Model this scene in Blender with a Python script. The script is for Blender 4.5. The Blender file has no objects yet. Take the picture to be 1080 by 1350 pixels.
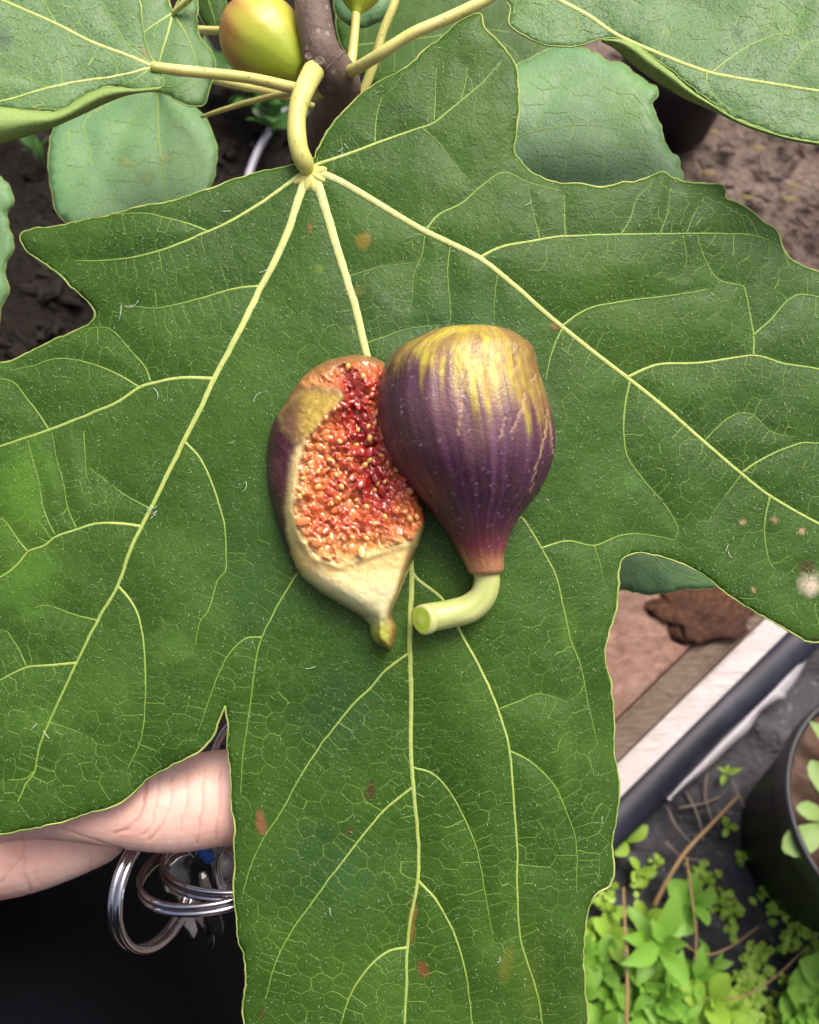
import bpy, bmesh, math, random
import numpy as np
from mathutils import Vector, Matrix
from mathutils.kdtree import KDTree
from mathutils.geometry import delaunay_2d_cdt

random.seed(7); rng = np.random.default_rng(7)
R = math.radians
scene = bpy.context.scene
col = scene.collection

# ------------------------------------------------------------------ camera, sky, sun, exposure
CAMZ = 1.0; PITCH = 60.0; F = 1125.0
cd = bpy.data.cameras.new('camera'); cam = bpy.data.objects.new('camera', cd); col.objects.link(cam)
cam.location = (0, 0, CAMZ); cam.rotation_euler = (R(90 - PITCH), 0, 0)
cd.sensor_fit = 'HORIZONTAL'; cd.sensor_width = 36; cd.lens = 36 * F / 1080
cd.clip_start = 0.01; cd.clip_end = 500
cd.dof.use_dof = True; cd.dof.focus_distance = 0.219; cd.dof.aperture_fstop = 27
scene.camera = cam
w = bpy.data.worlds.new('World'); scene.world = w; w.use_nodes = True
SUN_EL, SUN_AZ = 68.0, 50.0          # azimuth measured from +Y towards +X
nt = w.node_tree; bg = nt.nodes['Background']
sky = nt.nodes.new('ShaderNodeTexSky'); sky.sky_type = 'NISHITA'; sky.sun_disc = False
sky.sun_elevation = R(SUN_EL); sky.sun_rotation = R(SUN_AZ); sky.air_density = 0.55; sky.dust_density = 9.0; sky.ozone_density = 0.4
nt.links.new(sky.outputs[0], bg.inputs[0]); bg.inputs[1].default_value = 0.13
sl = bpy.data.lights.new('sun', 'SUN'); sun = bpy.data.objects.new('sun', sl); col.objects.link(sun)
sl.energy = 1.4; sl.angle = R(28); sl.color = (1.0, 0.965, 0.91)
sdir = Vector((math.sin(R(SUN_AZ)) * math.cos(R(SUN_EL)), math.cos(R(SUN_AZ)) * math.cos(R(SUN_EL)), math.sin(R(SUN_EL))))
sun.rotation_euler = sdir.to_track_quat('Z', 'Y').to_euler(); sun.location = sdir * 3
vs = scene.view_settings; vs.view_transform = 'Standard'; vs.look = 'None'; vs.gamma = 1.0; vs.use_curve_mapping = False
vs.exposure = 0.82
scene.cycles.use_denoising = True

# ------------------------------------------------------------------ frame helpers
C0 = np.array((0, 0, CAMZ)); s_, c_ = math.sin(R(90 - PITCH)), math.cos(R(90 - PITCH))
FW = np.array((0, s_, -c_)); RT = np.array((1., 0, 0)); UP = np.array((0, c_, s_))
D0 = 0.225; U = D0 / F                      # metres per photo pixel on the leaf's plane
def P(x, y, d):
    """point of space seen at photo coordinates x, y and lying at depth d (metres) from the camera plane"""
    x = np.asarray(x, float)[..., None]; y = np.asarray(y, float)[..., None]; d = np.asarray(d, float)[..., None]
    return C0 + d * (FW + (x - 540) / F * RT + (675 - y) / F * UP)
def G(x, y, z=0.0):
    v = FW + (x - 540) / F * RT + (675 - y) / F * UP
    return C0 + v * ((z - CAMZ) / v[2])

def hash2(ix, iy, seed):
    n = (ix.astype(np.int64) * 374761393 + iy.astype(np.int64) * 668265263 + seed * 974634777) & 0x7fffffff
    n = ((n ^ (n >> 13)) * 1274126177) & 0x7fffffff
    return ((n ^ (n >> 16)) & 0xffff) / 65535.0
def vnoise(x, y, seed=0):
    x = np.asarray(x, float); y = np.asarray(y, float)
    ix = np.floor(x).astype(int); iy = np.floor(y).astype(int); fx = x - ix; fy = y - iy
    fx = fx * fx * (3 - 2 * fx); fy = fy * fy * (3 - 2 * fy)
    a = hash2(ix, iy, seed); b = hash2(ix + 1, iy, seed); c = hash2(ix, iy + 1, seed); d = hash2(ix + 1, iy + 1, seed)
    return (a * (1 - fx) + b * fx) * (1 - fy) + (c * (1 - fx) + d * fx) * fy
def fbm(x, y, seed=0, o=4):
    r = 0; a = 0.5; t = 0
    for i in range(o):
        r = r + a * vnoise(np.asarray(x) * 2 ** i + 17.3 * i, np.asarray(y) * 2 ** i - 9.1 * i, seed + i); t += a; a *= .5
    return r / t
def sstep(a, b, x): 
    t = np.clip((np.asarray(x, float) - a) / (b - a), 0, 1); return t * t * (3 - 2 * t)

def smooth_path(pts, step):
    """Catmull-Rom through pts (N,k), resampled to about step (in the first two coordinates)"""
    p = np.array(pts, float)
    if len(p) < 3:
        n = max(2, int(np.linalg.norm(p[-1][:2] - p[0][:2]) / step) + 1)
        return p[0] + (p[-1] - p[0]) * np.linspace(0, 1, n)[:, None]
    q = np.vstack([2 * p[0] - p[1], p, 2 * p[-1] - p[-2]]); out = []
    for i in range(1, len(q) - 2):
        n = max(2, int(np.linalg.norm(q[i + 1][:2] - q[i][:2]) / step) + 1)
        t = np.linspace(0, 1, n, endpoint=False)[:, None]
        out.append(.5 * (2 * q[i] + (q[i + 1] - q[i - 1]) * t + (2 * q[i - 1] - 5 * q[i] + 4 * q[i + 1] - q[i + 2]) * t ** 2 + (3 * q[i] - q[i - 1] - 3 * q[i + 1] + q[i + 2]) * t ** 3))
    return np.vstack(out + [p[-1:]])
def inside(px, py, poly):
    px = np.asarray(px); py = np.asarray(py); r = np.zeros(px.shape, bool); n = len(poly); j = n - 1
    for i in range(n):
        xi, yi = poly[i]; xj, yj = poly[j]
        if yi != yj:
            r ^= ((yi > py) != (yj > py)) & (px < (xj - xi) * (py - yi) / (yj - yi) + xi)
        j = i
    return r
class Dist:
    def __init__(s, pts):
        s.k = KDTree(len(pts))
        for i, p in enumerate(pts): s.k.insert((p[0], p[1], 0), i)
        s.k.balance()
    def __call__(s, x, y):
        f = s.k.find; return np.array([f((a, b, 0))[2] for a, b in zip(np.ravel(x), np.ravel(y))])
def dense(poly, closed=True, step=2.0):
    p = np.array(poly, float)[:, :2]
    if closed: p = np.vstack([p, p[:1]])
    out = []
    for a, b in zip(p[:-1], p[1:]):
        n = max(1, int(np.linalg.norm(b - a) / step)); out.append(a + (b - a) * np.linspace(0, 1, n, endpoint=False)[:, None])
    return np.vstack(out + [p[-1:]])

# ------------------------------------------------------------------ object helpers
BASE = {}
def tag(o, label=None, cat=None, group=None, kind=None):
    for k, v in (('label', label), ('category', cat), ('group', group), ('kind', kind)):
        if v: o[k] = v
    return o
def empty(name, loc, label, cat, group=None):
    o = bpy.data.objects.new(name, None); col.objects.link(o); o.location = tuple(loc); o.empty_display_size = .02
    BASE[o] = np.array(loc, float); return tag(o, label, cat, group)
def mk(name, V, Fc, mat, parent=None, smooth=True, attrs=None, label=None, cat=None, group=None, kind=None, base=None):
    V = np.asarray(V, float)
    b = BASE[parent] if parent is not None else (np.array(base, float) if base is not None else np.zeros(3))
    me = bpy.data.meshes.new(name); me.from_pydata((V - b).tolist(), [], Fc if isinstance(Fc, list) else np.asarray(Fc).tolist())
    for k, a in (attrs or {}).items():
        a = np.asarray(a, float)
        if a.ndim == 1:
            at = me.attributes.new(k, 'FLOAT', 'POINT'); at.data.foreach_set('value', a)
        else:
            if a.shape[1] == 3: a = np.hstack([a, np.ones((len(a), 1))])
            at = me.attributes.new(k, 'FLOAT_COLOR', 'POINT'); at.data.foreach_set('color', a.ravel())
    if smooth: me.polygons.foreach_set('use_smooth', [True] * len(me.polygons))
    me.materials.append(mat); me.update()
    o = bpy.data.objects.new(name, me); col.objects.link(o); BASE[o] = b
    if parent is not None: o.parent = parent
    else: o.location = tuple(b)
    return tag(o, label, cat, group, kind)

def tube(path, rad, n=10, cap=True, flat=1.0, nrm=None):
    """swept tube along world path (N,3) with radius (N,)"""
    path = np.asarray(path, float); rad = np.broadcast_to(np.asarray(rad, float), (len(path),))
    t = np.gradient(path, axis=0); t /= np.linalg.norm(t, axis=1)[:, None] + 1e-12
    ref = np.array(nrm if nrm is not None else -FW, float); V = []; a = np.arange(n) / n * 2 * math.pi
    for p, d, r in zip(path, t, rad):
        e = ref - d * (ref @ d)
        if np.linalg.norm(e) < 1e-3: e = np.array((1., .1, .3)) - d * (np.array((1., .1, .3)) @ d)
        e /= np.linalg.norm(e); b = np.cross(d, e); ref = e if nrm is None else ref
        V.append(p + r * (np.cos(a)[:, None] * e * flat + np.sin(a)[:, None] * b))
    V = np.vstack(V); Fc = []
    for i in range(len(path) - 1):
        for j in range(n):
            k = (j + 1) % n; Fc.append((i * n + j, i * n + k, (i + 1) * n + k, (i + 1) * n + j))
    if cap: Fc.append(tuple(range(n - 1, -1, -1))); Fc.append(tuple(range((len(path) - 1) * n, len(path) * n)))
    return V, Fc
def join(parts):
    V = []; Fc = []; k = 0
    for v, f in parts:
        V.append(v); Fc += [tuple(i + k for i in q) for q in f]; k += len(v)
    return np.vstack(V), Fc
def ellipsoid(c, ax, seg=8, rings=5):
    """c centre, ax 3x3 rows = semi axes"""
    V = [c + ax[2]]; 
    for i in range(1, rings):
        th = math.pi * i / rings
        for j in range(seg):
            ph = 2 * math.pi * j / seg
            V.append(c + math.sin(th) * (math.cos(ph) * ax[0] + math.sin(ph) * ax[1]) + math.cos(th) * ax[2])
    V.append(c - ax[2]); Fc = [(0, 1 + j, 1 + (j + 1) % seg) for j in range(seg)]
    for i in range(rings - 2):
        for j in range(seg):
            a = 1 + i * seg + j; b = 1 + i * seg + (j + 1) % seg; Fc.append((a, a + seg, b + seg, b))
    e = len(V) - 1; s = 1 + (rings - 2) * seg
    Fc += [(e, s + (j + 1) % seg, s + j) for j in range(seg)]
    return np.array(V), Fc

# ------------------------------------------------------------------ materials
class M:
    def __init__(s, name, rough=.5, spec=.5, **kw):
        s.m = bpy.data.materials.new(name); s.m.use_nodes = True; s.t = s.m.node_tree; s.b = s.t.nodes['Principled BSDF']
        s.b.inputs['Roughness'].default_value = rough; s.b.inputs['Specular IOR Level'].default_value = spec
        for k, v in kw.items(): s.b.inputs[k.replace('_', ' ')].default_value = v
        s.co = s.t.nodes.new('ShaderNodeTexCoord').outputs['Object']
    def n(s, typ, **kw):
        x = s.t.nodes.new(typ)
        for k, v in kw.items():
            if k in x.inputs: x.inputs[k].default_value = v
            else: setattr(x, k, v)
        return x
    def link(s, a, b): s.t.links.new(a, b)
    def noise(s, scale, detail=4, rough=.55, dist=0, stretch=None):
        x = s.n('ShaderNodeTexNoise', Scale=scale, Detail=detail, Roughness=rough, Distortion=dist); c = s.co
        if stretch:
            mp = s.n('ShaderNodeMapping'); mp.inputs['Scale'].default_value = stretch; s.link(c, mp.inputs[0]); c = mp.outputs[0]
        s.link(c, x.inputs['Vector']); return x.outputs['Fac']
    def voro(s, scale, feature='DISTANCE_TO_EDGE', rand=1.0, warp=None):
        x = s.n('ShaderNodeTexVoronoi', feature=feature, Scale=scale, Randomness=rand); s.link(s.co if warp is None else warp, x.inputs['Vector']); return x.outputs[0]
    def ramp(s, fac, stops):
        r = s.n('ShaderNodeValToRGB'); e = r.color_ramp.elements
        while len(e) < len(stops): e.new(.5)
        for k, (p, c) in zip(e, stops):
            k.position = p; k.color = (*c, 1) if len(c) == 3 else c
        s.link(fac, r.inputs[0]); return r.outputs[0]
    def mix(s, fac, a, b, mode='MIX'):
        x = s.n('ShaderNodeMix', data_type='RGBA', blend_type=mode)
        for i, v in ((0, fac), (6, a), (7, b)):
            if hasattr(v, 'is_linked'): s.link(v, x.inputs[i])
            else: x.inputs[i].default_value = v if i == 0 else (*v, 1)
        return x.outputs[2]
    def math(s, op, a, b=0.0):
        x = s.n('ShaderNodeMath', operation=op)
        for i, v in ((0, a), (1, b)):
            if hasattr(v, 'is_linked'): s.link(v, x.inputs[i])
            else: x.inputs[i].default_value = v
        return x.outputs[0]
    def attr(s, name, fac=False):
        x = s.n('ShaderNodeAttribute', attribute_name=name); return x.outputs['Fac' if fac else 'Color'], x.outputs['Alpha']
    def color(s, c):
        if hasattr(c, 'is_linked'): s.link(c, s.b.inputs['Base Color'])
        else: s.b.inputs['Base Color'].default_value = (*c, 1)
    def bump(s, h, dist, strength=1.0):
        x = s.n('ShaderNodeBump', Strength=strength, Distance=dist); s.link(h, x.inputs['Height'])
        if s.b.inputs['Normal'].is_linked: s.link(s.b.inputs['Normal'].links[0].from_socket, x.inputs['Normal'])
        s.link(x.outputs[0], s.b.inputs['Normal'])
    def rough(s, f): s.link(f, s.b.inputs['Roughness'])
    def translucent(s, colr, fac):
        tr = s.n('ShaderNodeBsdfTranslucent'); mx = s.n('ShaderNodeMixShader'); mx.inputs[0].default_value = fac
        if hasattr(colr, 'is_linked'): s.link(colr, tr.inputs[0])
        else: tr.inputs[0].default_value = (*colr, 1)
        out = s.t.nodes['Material Output']
        s.link(s.b.outputs[0], mx.inputs[1]); s.link(tr.outputs[0], mx.inputs[2]); s.link(mx.outputs[0], out.inputs[0])

def leaf_mat(name, dark, mid, light, yel, rough=.45, spec=.35, trans=.14, stain_and_light=False):
    m = M(name, rough, spec)
    a = m.noise(28, 5, .6); b = m.noise(260, 3, .6); c = m.noise(1400, 2, .6); v = m.voro(620)
    base = m.ramp(a, [(.3, dark), (.5, mid), (.7, light)])
    base = m.mix(m.math('MULTIPLY', m.ramp(b, [(.35, (0, 0, 0)), (.7, (1, 1, 1))]), .3), base, light)
    base = m.mix(m.math('MULTIPLY', m.ramp(c, [(.3, (1, 1, 1)), (.55, (0, 0, 0))]), .45), base, dark)
    base = m.mix(m.math('MULTIPLY', m.ramp(v, [(0, (1, 1, 1)), (.12, (0, 0, 0))]), .42), base, light)
    if stain_and_light:
        sc, sa = m.attr('stain_and_light'); base = m.mix(sa, base, sc)
    m.color(base)
    m.rough(m.ramp(b, [(.3, (rough - .06,) * 3), (.7, (rough + .12,) * 3)]))
    m.bump(v, .00020, .6); m.bump(c, .00022, .6); m.bump(b, .0004, .4)
    if trans: m.translucent(yel, trans)
    return m.m
MAT = {}
MAT['leaf'] = leaf_mat('leaf_green', (.022, .062, .008), (.036, .094, .011), (.060, .132, .017), (.12, .25, .015), .5, .24, .12, True)
MAT['leaf_pale'] = leaf_mat('leaf_pale_green', (.065, .15, .045), (.088, .19, .055), (.12, .24, .07), (.13, .30, .04), .5, .45, .14, True)
MAT['leaf_blue'] = leaf_mat('leaf_blue_green', (.085, .20, .08), (.12, .26, .10), (.17, .33, .115), (.14, .32, .06), .5, .5, .14, True)
MAT['leaf_under'] = leaf_mat('leaf_underside', (.20, .31, .08), (.25, .37, .10), (.30, .42, .13), (.26, .42, .06), .6, .2, .2)
def vein_mat():
    m = M('vein', .5, .3); c, _ = m.attr('tone'); f = m.noise(900, 3)
    base = m.ramp(c, [(0, (.054, .135, .022)), (.45, (.20, .33, .055)), (.75, (.45, .55, .15)), (1, (.62, .65, .27))])
    m.color(m.mix(m.math('MULTIPLY', m.ramp(f, [(.4, (0, 0, 0)), (.75, (1, 1, 1))]), .35), base, (.25, .30, .05))); m.bump(f, .0002, .5)
    m.translucent((.3, .42, .06), .08); return m.m
MAT['vein'] = vein_mat()
def petiole_mat():
    m = M('petiole', .42, .4); f = m.noise(700, 3); g = m.noise(90, 3)
    base = m.ramp(g, [(.3, (.50, .50, .13)), (.7, (.64, .59, .21))])
    base = m.mix(m.ramp(f, [(.64, (0, 0, 0)), (.72, (1, 1, 1))]), base, (.22, .17, .05)); m.color(base); m.bump(f, .0002, .5)
    m.b.inputs['Subsurface Weight'].default_value = .15; m.b.inputs['Subsurface Radius'].default_value = (.004, .003, .001); return m.m
MAT['petiole'] = petiole_mat()
def margin_mat():
    m = M('leaf_margin', .5, .3); f = m.noise(150, 3); m.color(m.ramp(f, [(.35, (.16, .27, .05)), (.65, (.42, .46, .14))])); return m.m
MAT['margin'] = margin_mat()
def hair_mat():
    m = M('leaf_hair', .5, .3); m.color((.30, .43, .22)); m.translucent((.4, .5, .3), .3); return m.m
MAT['hair'] = hair_mat()
def fluff_mat():
    m = M('fibre', .6, .3); m.color((.72, .75, .72)); return m.m
MAT['fluff'] = fluff_mat()
def vcol_mat(name, rough, spec, coat=0, sss=0, rad=(.002, .0008, .0004), bump=None, rvar=0):
    m = M(name, rough, spec); c, _ = m.attr('tint'); m.color(c)
    m.b.inputs['Coat Weight'].default_value = coat; m.b.inputs['Coat Roughness'].default_value = .08
    if sss:
        m.b.inputs['Subsurface Weight'].default_value = sss; m.b.inputs['Subsurface Radius'].default_value = rad; m.b.inputs['Subsurface Scale'].default_value = 1
    for sc, d, st in (bump or []): m.bump(m.noise(sc, 4, .6), d, st)
    if rvar: m.rough(m.ramp(m.noise(120, 4), [(.3, (rough - rvar,) * 3), (.7, (rough + rvar,) * 3)]))
    return m.m
MAT['figskin'] = vcol_mat('fig_skin', .36, .55, .0, .06, bump=[(1500, .0003, .6), (380, .0005, .5)], rvar=.1)
MAT['flesh'] = vcol_mat('fig_flesh', .18, .5, .8, .6, (.0025, .001, .0005), bump=[(900, .0004, .5)])
MAT['pulp'] = vcol_mat('fig_pulp', .12, .5, .8, .6, (.002, .0006, .0003), bump=[(1500, .0002, .3)])
MAT['greenfig'] = vcol_mat('unripe_fig_skin', .38, .45, .1, .12, (.004, .003, .001), bump=[(1200, .0002, .4)])
def seed_mat():
    m = M('fig_seed', .25, .5, Coat_Weight=.6); m.color(m.ramp(m.noise(300, 2), [(.3, (.62, .26, .05)), (.7, (.80, .48, .13))])); return m.m
MAT['seed'] = seed_mat()
def stem_mat():
    m = M('bark', .62, .3); g = m.noise(60, 5, .6); f = m.noise(800, 4, .6, 0, (1, 1, .3)); l = m.voro(260, 'F1')
    base = m.ramp(g, [(.3, (.10, .070, .055)), (.52, (.16, .118, .092)), (.72, (.23, .18, .15))])
    base = m.mix(m.ramp(l, [(.12, (1, 1, 1)), (.22, (0, 0, 0))]), base, (.30, .25, .21))
    base = m.mix(m.math('MULTIPLY', f, .4), base, (.10, .05, .045)); m.color(base); m.bump(f, .0006, .6); m.bump(l, .0006, .4); return m.m
MAT['stem'] = stem_mat()

# ------------------------------------------------------------------ ground (setting)
def soil_mat(name, cols, bumpd=.01):
    m = M(name, .95, .15); a = m.noise(6, 6, .65); b = m.noise(60, 5, .6); c = m.voro(90, 'F1')
    base = m.ramp(a, [(.32, cols[0]), (.5, cols[1]), (.68, cols[2])])
    base = m.mix(m.math('MULTIPLY', m.ramp(b, [(.4, (0, 0, 0)), (.7, (1, 1, 1))]), .5), base, cols[3]); m.color(base)
    m.bump(c, bumpd, .6); m.bump(b, bumpd, .8); return m.m
MAT['soil'] = soil_mat('dry_soil', [(.055, .038, .030), (.11, .080, .064), (.19, .145, .125), (.23, .18, .16)])
MAT['shade_soil'] = soil_mat('shade_dark_soil', [(.004, .003, .0025), (.008, .006, .0045), (.016, .012, .009), (.022, .016, .012)])  # near-black soil colour with the shade painted into it
def grid_sheet(name, x0, x1, y0, y1, nx, ny, zf, mat, **kw):
    X, Y = np.meshgrid(np.linspace(x0, x1, nx), np.linspace(y0, y1, ny)); V = np.stack([X, Y, zf(X, Y)], -1).reshape(-1, 3)
    i = np.arange((nx - 1) * (ny - 1)); r = i // (nx - 1); c = i % (nx - 1); a = r * nx + c
    return mk(name, V, np.stack([a, a + 1, a + nx + 1, a + nx], 1), mat, **kw)
def ground_sheet():
    # one sheet: fine in the middle, running out to the horizon
    ax = np.unique(np.concatenate([np.linspace(-3, 3, 241), np.geomspace(3, 250, 24), -np.geomspace(3, 250, 24)]))
    X, Y = np.meshgrid(ax, ax + .6); near = np.exp(-(X ** 2 + (Y - .6) ** 2) / 8)
    Z = near * (.035 * (fbm(X * 5, Y * 5, 3) - .5) + .02 * (fbm(X * 22, Y * 22, 4, 3) - .5)) - .012
    n = len(ax); i = np.arange((n - 1) ** 2); a = (i // (n - 1)) * n + i % (n - 1)
    mk('ground', np.stack([X, Y, Z], -1).reshape(-1, 3), np.stack([a, a + 1, a + n + 1, a + n], 1), MAT['soil'], kind='structure')
ground_sheet()

# ------------------------------------------------------------------ the leaf builder
def leaf(parent, name, outline, veins, depth, mat, step=6.0, net=26, quilt=5.0, label=None, hairs=0, margin=1.0, serr=1.0,
         thick=.0004, stains_and_light=(), edge_roll=8.0, net_on=True, und=6.0, seed=0, tone_add=None):
    """outline: list of photo points; veins: list of (points, r0, r1, tone0, tone1); depth(x, y): depth of the blade in metres"""
    r_ = np.random.default_rng(100 + seed); tone_add = (.0 if mat is MAT['leaf'] else .27) if tone_add is None else tone_add
    o = smooth_path(np.array(outline + outline[:1], float), 4.0)[:-1]
    # crenate edge
    s = np.cumsum(np.r_[0, np.linalg.norm(np.diff(o, axis=0), axis=1)]); tn = np.gradient(o, axis=0); tn /= np.linalg.norm(tn, axis=1)[:, None] + 1e-9
    nn = np.stack([tn[:, 1], -tn[:, 0]], 1)
    o = o + nn * (serr * (1.6 * (vnoise(s / 26, s * 0, 5 + seed) - .5) * 2 + 1.0 * (vnoise(s / 7, s * 0, 9 + seed) - .5) * 2))[:, None]
    de = Dist(dense(o)); vp = [smooth_path(v[0], 4.0) for v in veins]
    dv = Dist(np.vstack(vp)) if vp else None
    x0, y0 = o.min(0); x1, y1 = o.max(0); graph = None; dn = None
    if net_on and vp:
        pts = []; cell = {}
        def ok(p, md):
            cx, cy = int(p[0] // net), int(p[1] // net)
            for i in (-1, 0, 1):
                for j in (-1, 0, 1):
                    for qq in cell.get((cx + i, cy + j), ()):
                        if (qq[0] - p[0]) ** 2 + (qq[1] - p[1]) ** 2 < md * md: return False
            return True
        def add(p): pts.append(p); cell.setdefault((int(p[0] // net), int(p[1] // net)), []).append(p)
        for v in veins:
            p = smooth_path(v[0], net * .62); tt = np.gradient(p, axis=0); tt /= np.linalg.norm(tt, axis=1)[:, None] + 1e-9
            for a, b in zip(p, tt):
                a = a + b * r_.uniform(-.15, .15) * net
                for sg in (-1, 1):
                    c = a + sg * np.array((-b[1], b[0])) * net * .8
                    if ok(c, net * .5): add(c)
        nfix = len(pts); cand = np.stack([r_.uniform(x0, x1, 14000), r_.uniform(y0, y1, 14000)], 1)
        cand = cand[inside(cand[:, 0], cand[:, 1], o)]; cdv = dv(cand[:, 0], cand[:, 1])
        for c, dd in zip(cand, cdv):
            if dd > net * .8 and ok(c, net * .84): add(c)
        pp = np.array(pts)
        for it in range(2):
            rs = delaunay_2d_cdt([Vector(a) for a in pp], [], [], 0, 1e-5); tr = np.array([f for f in rs[2] if len(f) == 3]); vv = np.array([tuple(a) for a in rs[0]])
            if it < 1 and len(vv) == len(pp):
                acc = np.zeros_like(pp); cnt = np.zeros(len(pp))
                for i, j in ((0, 1), (1, 2), (2, 0)):
                    np.add.at(acc, tr[:, i], vv[tr[:, j]]); np.add.at(acc, tr[:, j], vv[tr[:, i]]); np.add.at(cnt, tr[:, i], 1); np.add.at(cnt, tr[:, j], 1)
                mv = acc / np.maximum(cnt, 1)[:, None]; mv[:nfix] = pp[:nfix]; pp = pp * .5 + mv * .5
        cen = vv[tr].mean(1); ok_ = inside(cen[:, 0], cen[:, 1], o); dc = dv(cen[:, 0], cen[:, 1]); snap = dc < net * .36
        for i in np.nonzero(snap)[0]: cen[i] = dv.k.find((cen[i][0], cen[i][1], 0))[0][:2]
        ed = {}
        for i, f in enumerate(tr):
            for a, b in ((f[0], f[1]), (f[1], f[2]), (f[2], f[0])): ed.setdefault((min(a, b), max(a, b)), []).append(i)
        A, B = [], []
        for e in ed.values():
            if len(e) == 2 and ok_[e[0]] and ok_[e[1]] and not (snap[e[0]] and snap[e[1]]) and 1 < np.linalg.norm(cen[e[0]] - cen[e[1]]) < net * 2.2: A.append(cen[e[0]]); B.append(cen[e[1]])
        if A: graph = (np.array(A), np.array(B)); dn = Dist(np.vstack([graph[0] + (graph[1] - graph[0]) * k for k in np.linspace(0, 1, 9)]))
    def hgt(x, y, e=None):
        x = np.asarray(x, float); y = np.asarray(y, float); h = und * 2 * (fbm(x / 170, y / 170, 21 + seed, 3) - .5) * 2
        if dv is not None and quilt: 
            d = dv(x, y); h = h + quilt * (1 - np.exp(-d / 26)) 
        if edge_roll:
            e = de(x, y) if e is None else e; h = h - edge_roll * np.exp(-e / 14)
        if dn is not None: h = h + .055 * quilt * np.minimum(dn(x, y) / 5.0, 2.0) * (1 - np.exp(-d / 7))
        h = h + .35 * (fbm(x / 16, y / 16, 44 + seed, 2) - .5) * 2
        return h
    def S(x, y, up=0.0):
        d = depth(np.asarray(x, float), np.asarray(y, float)); return P(x, y, d * (1 - (hgt(x, y) + up) / F))
    # interior points
    x0, y0 = o.min(0); x1, y1 = o.max(0); gy = np.arange(y0, y1, step * .866)
    pts = np.vstack([np.stack([np.arange(x0 + (k % 2) * step / 2, x1, step), np.full(len(np.arange(x0 + (k % 2) * step / 2, x1, step)), yy)], 1) for k, yy in enumerate(gy)])
    pts = pts[inside(pts[:, 0], pts[:, 1], o)]; pts = pts[de(pts[:, 0], pts[:, 1]) > step * .55]; pts += r_.uniform(-.15, .15, pts.shape) * step
    allp = np.vstack([o, pts]); n = len(o)
    res = delaunay_2d_cdt([Vector((a, -b)) for a, b in allp], [], [list(range(n))], 1, 1e-5)
    q = np.array([(v[0], -v[1]) for v in res[0]]); tri = [tuple(f) for f in res[2]]
    fl = []
    for f in tri:
        a, b, c = q[f[0]], q[f[1]], q[f[2]]
        fl.append(f if (b[0] - a[0]) * -(c[1] - a[1]) + (b[1] - a[1]) * (c[0] - a[0]) > 0 else f[::-1])
    st = np.zeros((len(q), 4))  # real spots and, on the main leaf, painted light tones
    for (sx, sy, ra, rb, ang, colr, amt) in stains_and_light:
        ca, sa = math.cos(R(ang)), math.sin(R(ang)); dx, dy = q[:, 0] - sx, q[:, 1] - sy
        d = np.hypot((dx * ca + dy * sa) / ra, (-dx * sa + dy * ca) / rb) + (fbm(q[:, 0] / 9 + sx, q[:, 1] / 9, 3, 2) - .5) * .9
        m_ = (1 - (sstep(.1, 1.35, d) if ra > 13 else sstep(.55, 1.15, d))) * amt; k = m_ > st[:, 3]
        st[k, :3] = colr; st[:, 3] = np.maximum(st[:, 3], m_)
    lf = mk(name, S(q[:, 0], q[:, 1]), fl, mat, parent, attrs={'stain_and_light': st}, label=label)
    so = lf.modifiers.new('thickness', 'SOLIDIFY'); so.thickness = thick; so.offset = -1
    k = D0 / F
    # rim
    if margin:
        oc = np.vstack([o, o[:2]]); V = S(oc[:, 0], oc[:, 1], -.4); d = depth(oc[:, 0], oc[:, 1]) / F
        mk('margin', *tube(V, margin * d * (.75 + .7 * vnoise(np.arange(len(oc)) / 9, np.zeros(len(oc)), 3 + seed)), 5, False), MAT['margin'], lf)
    for v, p in zip(veins, vp):
        t = np.linspace(0, 1, len(p)); tone = v[3] + (v[4] - v[3]) * t; r0 = v[1] * (.74 if v[1] > 3 else .85); w_ = r0 + (v[2] * .8 - r0) * t ** .55
        w_ = w_ * (.86 + .12 * vnoise(t * len(p) / 1.7, t * 0, seed + 2)); d = depth(p[:, 0], p[:, 1]) / F
        jig = (vnoise(t * len(p) / 4, t * 0 + 3, seed) - .5) * 1.2; px = p[:, 0] + jig; py = p[:, 1] + jig * .6
        V, Fc = tube(S(px, py, w_ * .05 + .35), w_ * d, 8, True, .45, -FW)
        mk('vein', V, Fc, MAT['vein'], lf, attrs={'tone': np.repeat(tone, 8)})
    if graph is not None:
        A, B = graph; ns = 5; L = np.linalg.norm(B - A, axis=1)
        tt = np.linspace(0, 1, ns); T = (B - A) / (L[:, None] + 1e-6); N = np.stack([-T[:, 1], T[:, 0]], 1)
        wob = np.zeros((len(A), ns)); wob[:, 1:-1] = r_.normal(0, .03, (len(A), ns - 2)) * L[:, None]
        C = A[:, None] + (B - A)[:, None] * tt[None, :, None] + N[:, None] * wob[..., None]
        zone = sstep(.3, .72, fbm(C[:, 2, 0] / 110, C[:, 2, 1] / 110, 61 + seed, 2)); near = dv(C[:, 2, 0], C[:, 2, 1])
        str_ = np.clip(.03 + .09 * zone + r_.beta(.8, 3.2, len(A)) * (.26 + .56 * zone) + .15 * np.exp(-near / 10), 0, 1)
        hw = (.20 + .55 * str_)[:, None, None]
        l = C - N[:, None] * hw; r = C + N[:, None] * hw
        Lp = S(l[..., 0].ravel(), l[..., 1].ravel(), .10); Rp = S(r[..., 0].ravel(), r[..., 1].ravel(), .10); Tp = S(C[..., 0].ravel(), C[..., 1].ravel(), .55)
        V = np.stack([Lp, Tp, Rp], 1).reshape(-1, 3); e = np.arange(len(A))[:, None] * ns + np.arange(ns - 1)[None]; e = e.ravel() * 3
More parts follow.
